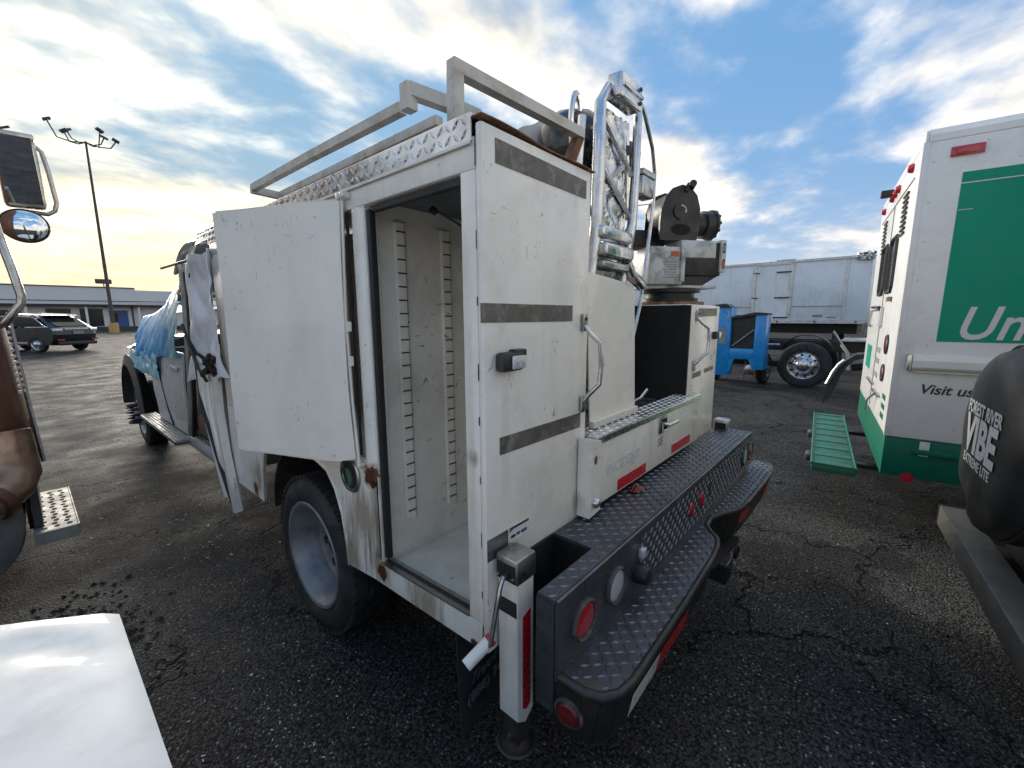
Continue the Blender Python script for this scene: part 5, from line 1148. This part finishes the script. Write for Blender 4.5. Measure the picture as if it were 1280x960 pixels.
obj('convex_ring', G().lathe((.096, 4.00, 2.155), (-.15, -1, .05), [(.106, -.03), (.108, 0), (.104, .008), (.098, .006)], 40, sx=.92, caps=(1, 0)), 'black', mi, True)
obj('mirror_loop', G().tube([(.06, 4.08, 2.66), (.19, 4.07, 2.655), (.222, 4.06, 2.62), (.238, 4.05, 2.50), (.252, 4.05, 2.32), (.238, 4.05, 2.27), (.205, 4.05, 2.245), (.12, 4.06, 2.25)], .0125, 10), 'tube', mi, True)
obj('mirror_arm', G().tube([(-.035, 3.55, 2.25), (-.012, 3.46, 2.02), (.012, 3.42, 1.84), (.026, 3.40, 1.715), (.020, 3.40, 1.675), (-.01, 3.40, 1.63), (-.045, 3.42, 1.575), (-.12, 3.5, 1.53)], .0185, 12), 'tube', mi, True)
obj('mirror_upper_arm', G().tube([(.05, 4.06, 2.68), (-.1, 4.1, 2.72), (-.3, 4.15, 2.72)], .014, 8), 'tube', mi, True)
obj('mirror_wing_nut', G().obox((.085, 3.99, 2.70), (1, 0, .5), (0, 1, 0), .022, .006, .006), 'black', mi)

# ------------------------------------------------------------------ white car body corner in the foreground
HC = thing('white_car', 'white car body corner in the bottom left foreground', 'car', (-.7, .6, 0), world=True)
def hood(u, v):
    x = -1.75+1.833*u; y = -1.0+2.52*v
    k = min(.083-x, .9); z = .80+.10*k*v
    if u > .99: z -= .008*((u-.99)/.01)**2
    y += .62*k*v*v*(1-.25*k)
    z -= .012*math.exp(-((v-.90-.045*math.sin(k*9))/.018)**2)*min(1, k*14)*max(0, 1-k*1.2)
    if v > .98: z -= .006*((v-.98)/.02)**2
    return (x, y, z)
obj('deck_skin', G().grid(hood, 60, 60), 'hood', HC, True, solid=.006)
obj('side_skin', G().prism([(-1.0, .30), (1.50, .30), (1.515, .775), (-1.0, .79)], 'x', .055, .078), 'hood', HC)
obj('front_skin', G().prism([(.054, 1.47), (.054, 1.50), (-.85, 1.96), (-1.7, 2.0), (-1.7, 1.97), (-.85, 1.93)], 'z', .30, .78), 'hood', HC)
obj('bumper', G().box(-1.72, .05, 1.40, 1.49, .22, .30, .02), 'black', HC)
for x, s in ((.06, 1), (-1.74, -1)): wheel(HC, (x, -.4, .33), (s, 0, 0), .33, .2, .2, 'steel')
obj('floor_pan', G().box(-1.7, .05, -1.0, 1.4, .26, .30), 'under', HC)

# ------------------------------------------------------------------ loose matter on the ground
def rocks(n, region, smin, smax, flat=.6):
    g = G(); q = [(1, 0, 0), (-1, 0, 0), (0, 1, 0), (0, -1, 0), (0, 0, 1), (0, 0, -1)]; f = [(0, 2, 4), (2, 1, 4), (1, 3, 4), (3, 0, 4), (2, 0, 5), (1, 2, 5), (3, 1, 5), (0, 3, 5)]
    for _ in range(n):
        x, y = region(); s = random.uniform(smin, smax)*random.uniform(.6, 1); a = random.uniform(0, 6.28); ca, sa = math.cos(a), math.sin(a)
        vs = []
        for p in q:
            d = Vector(p)*s*random.uniform(.6, 1.3); vs.append((x+d.x*ca-d.y*sa, y+d.x*sa+d.y*ca, max(-.002, d.z*flat)+s*flat*.3))
        g.poly(vs, f)
    return g
def polar():
    while True:
        a = R(random.uniform(-5, 108)); d = 1.0+7*random.random()**1.6
        x, y = math.sin(a)*d, math.cos(a)*d
        return x, y
stuff(obj('asphalt_chips', rocks(9000, polar, .0018, .006), 'stone'), 'small pale stone chips on the dark asphalt', 'gravel')
stuff(obj('gravel', rocks(5200, lambda: (random.gauss(1.30, .36), random.gauss(1.15, .38)), .003, .009), 'gravel'), 'brown gravel washed under the rear of the white truck', 'gravel')
def shards(n, region, smin, smax):
    g = G()
    for _ in range(n):
        x, y = region(); a = random.uniform(0, 6.28); l = random.uniform(smin, smax); wd = l*random.uniform(.12, .5); d = Vector((math.cos(a), math.sin(a), 0)); e = Vector((-d.y, d.x, 0)); c = Vector((x, y, .004))
        tl = Vector((0, 0, random.uniform(0, .35)*l)); h = Vector((0, 0, .0015))
        v = [c-d*l/2, c+e*wd/2, c+d*l/2+tl, c-e*wd/2]; g.poly(v+[p+h for p in v], [(3, 2, 1, 0), (4, 5, 6, 7), (0, 1, 5, 4), (1, 2, 6, 5), (2, 3, 7, 6), (3, 0, 4, 7)])
    return g
stuff(obj('plastic_shards', shards(110, lambda: (random.gauss(.50, .14), random.gauss(1.62, .24)), .004, .017), 'shard'), 'white plastic shards scattered near the rear wheel', 'debris')
stuff(obj('cab_debris', shards(90, lambda: (random.gauss(.75, .25), random.gauss(4.3, .7)), .006, .028), 'shard'), 'pale broken bits on the ground below the torn door', 'debris')
stuff(obj('lot_debris', shards(60, lambda: (random.uniform(1.0, 3.2), random.uniform(-.2, .45)), .004, .014), 'shard'), 'tiny bright bits on the asphalt behind the bumper', 'debris')
def litter():
    return random.gauss(-.02, .16), random.gauss(2.95, .22)
g = rocks(420, litter, .008, .028, .45)
stuff(obj('leaf_litter', g, 'leaf'), 'dark wet leaf litter below the semi step', 'debris')
tag(obj('lens_fragment', G().grid(lambda u, v: (1.60+.075*u+.01*nz(v*4, u), .70+.05*v, .869+.022*math.sin(u*3.1)*math.sin(v*3.1)+.006*nz(u*8, v*8)), 8, 6), 'dull_lens', None, False, solid=.003), 'broken dark red lens fragment lying on the black bumper deck', 'fragment')
tag(obj('broken_rod', G().tube([(-.06, 2.44, .012), (.10, 2.33, .02), (.145, 2.36, .045)], [.007, .007, .004], 6), 'tube'), 'thin broken rod lying on the asphalt beyond the white car body', 'rod')
for o in list(bpy.data.objects):
    if o.get('_off') is not None: del o['_off']
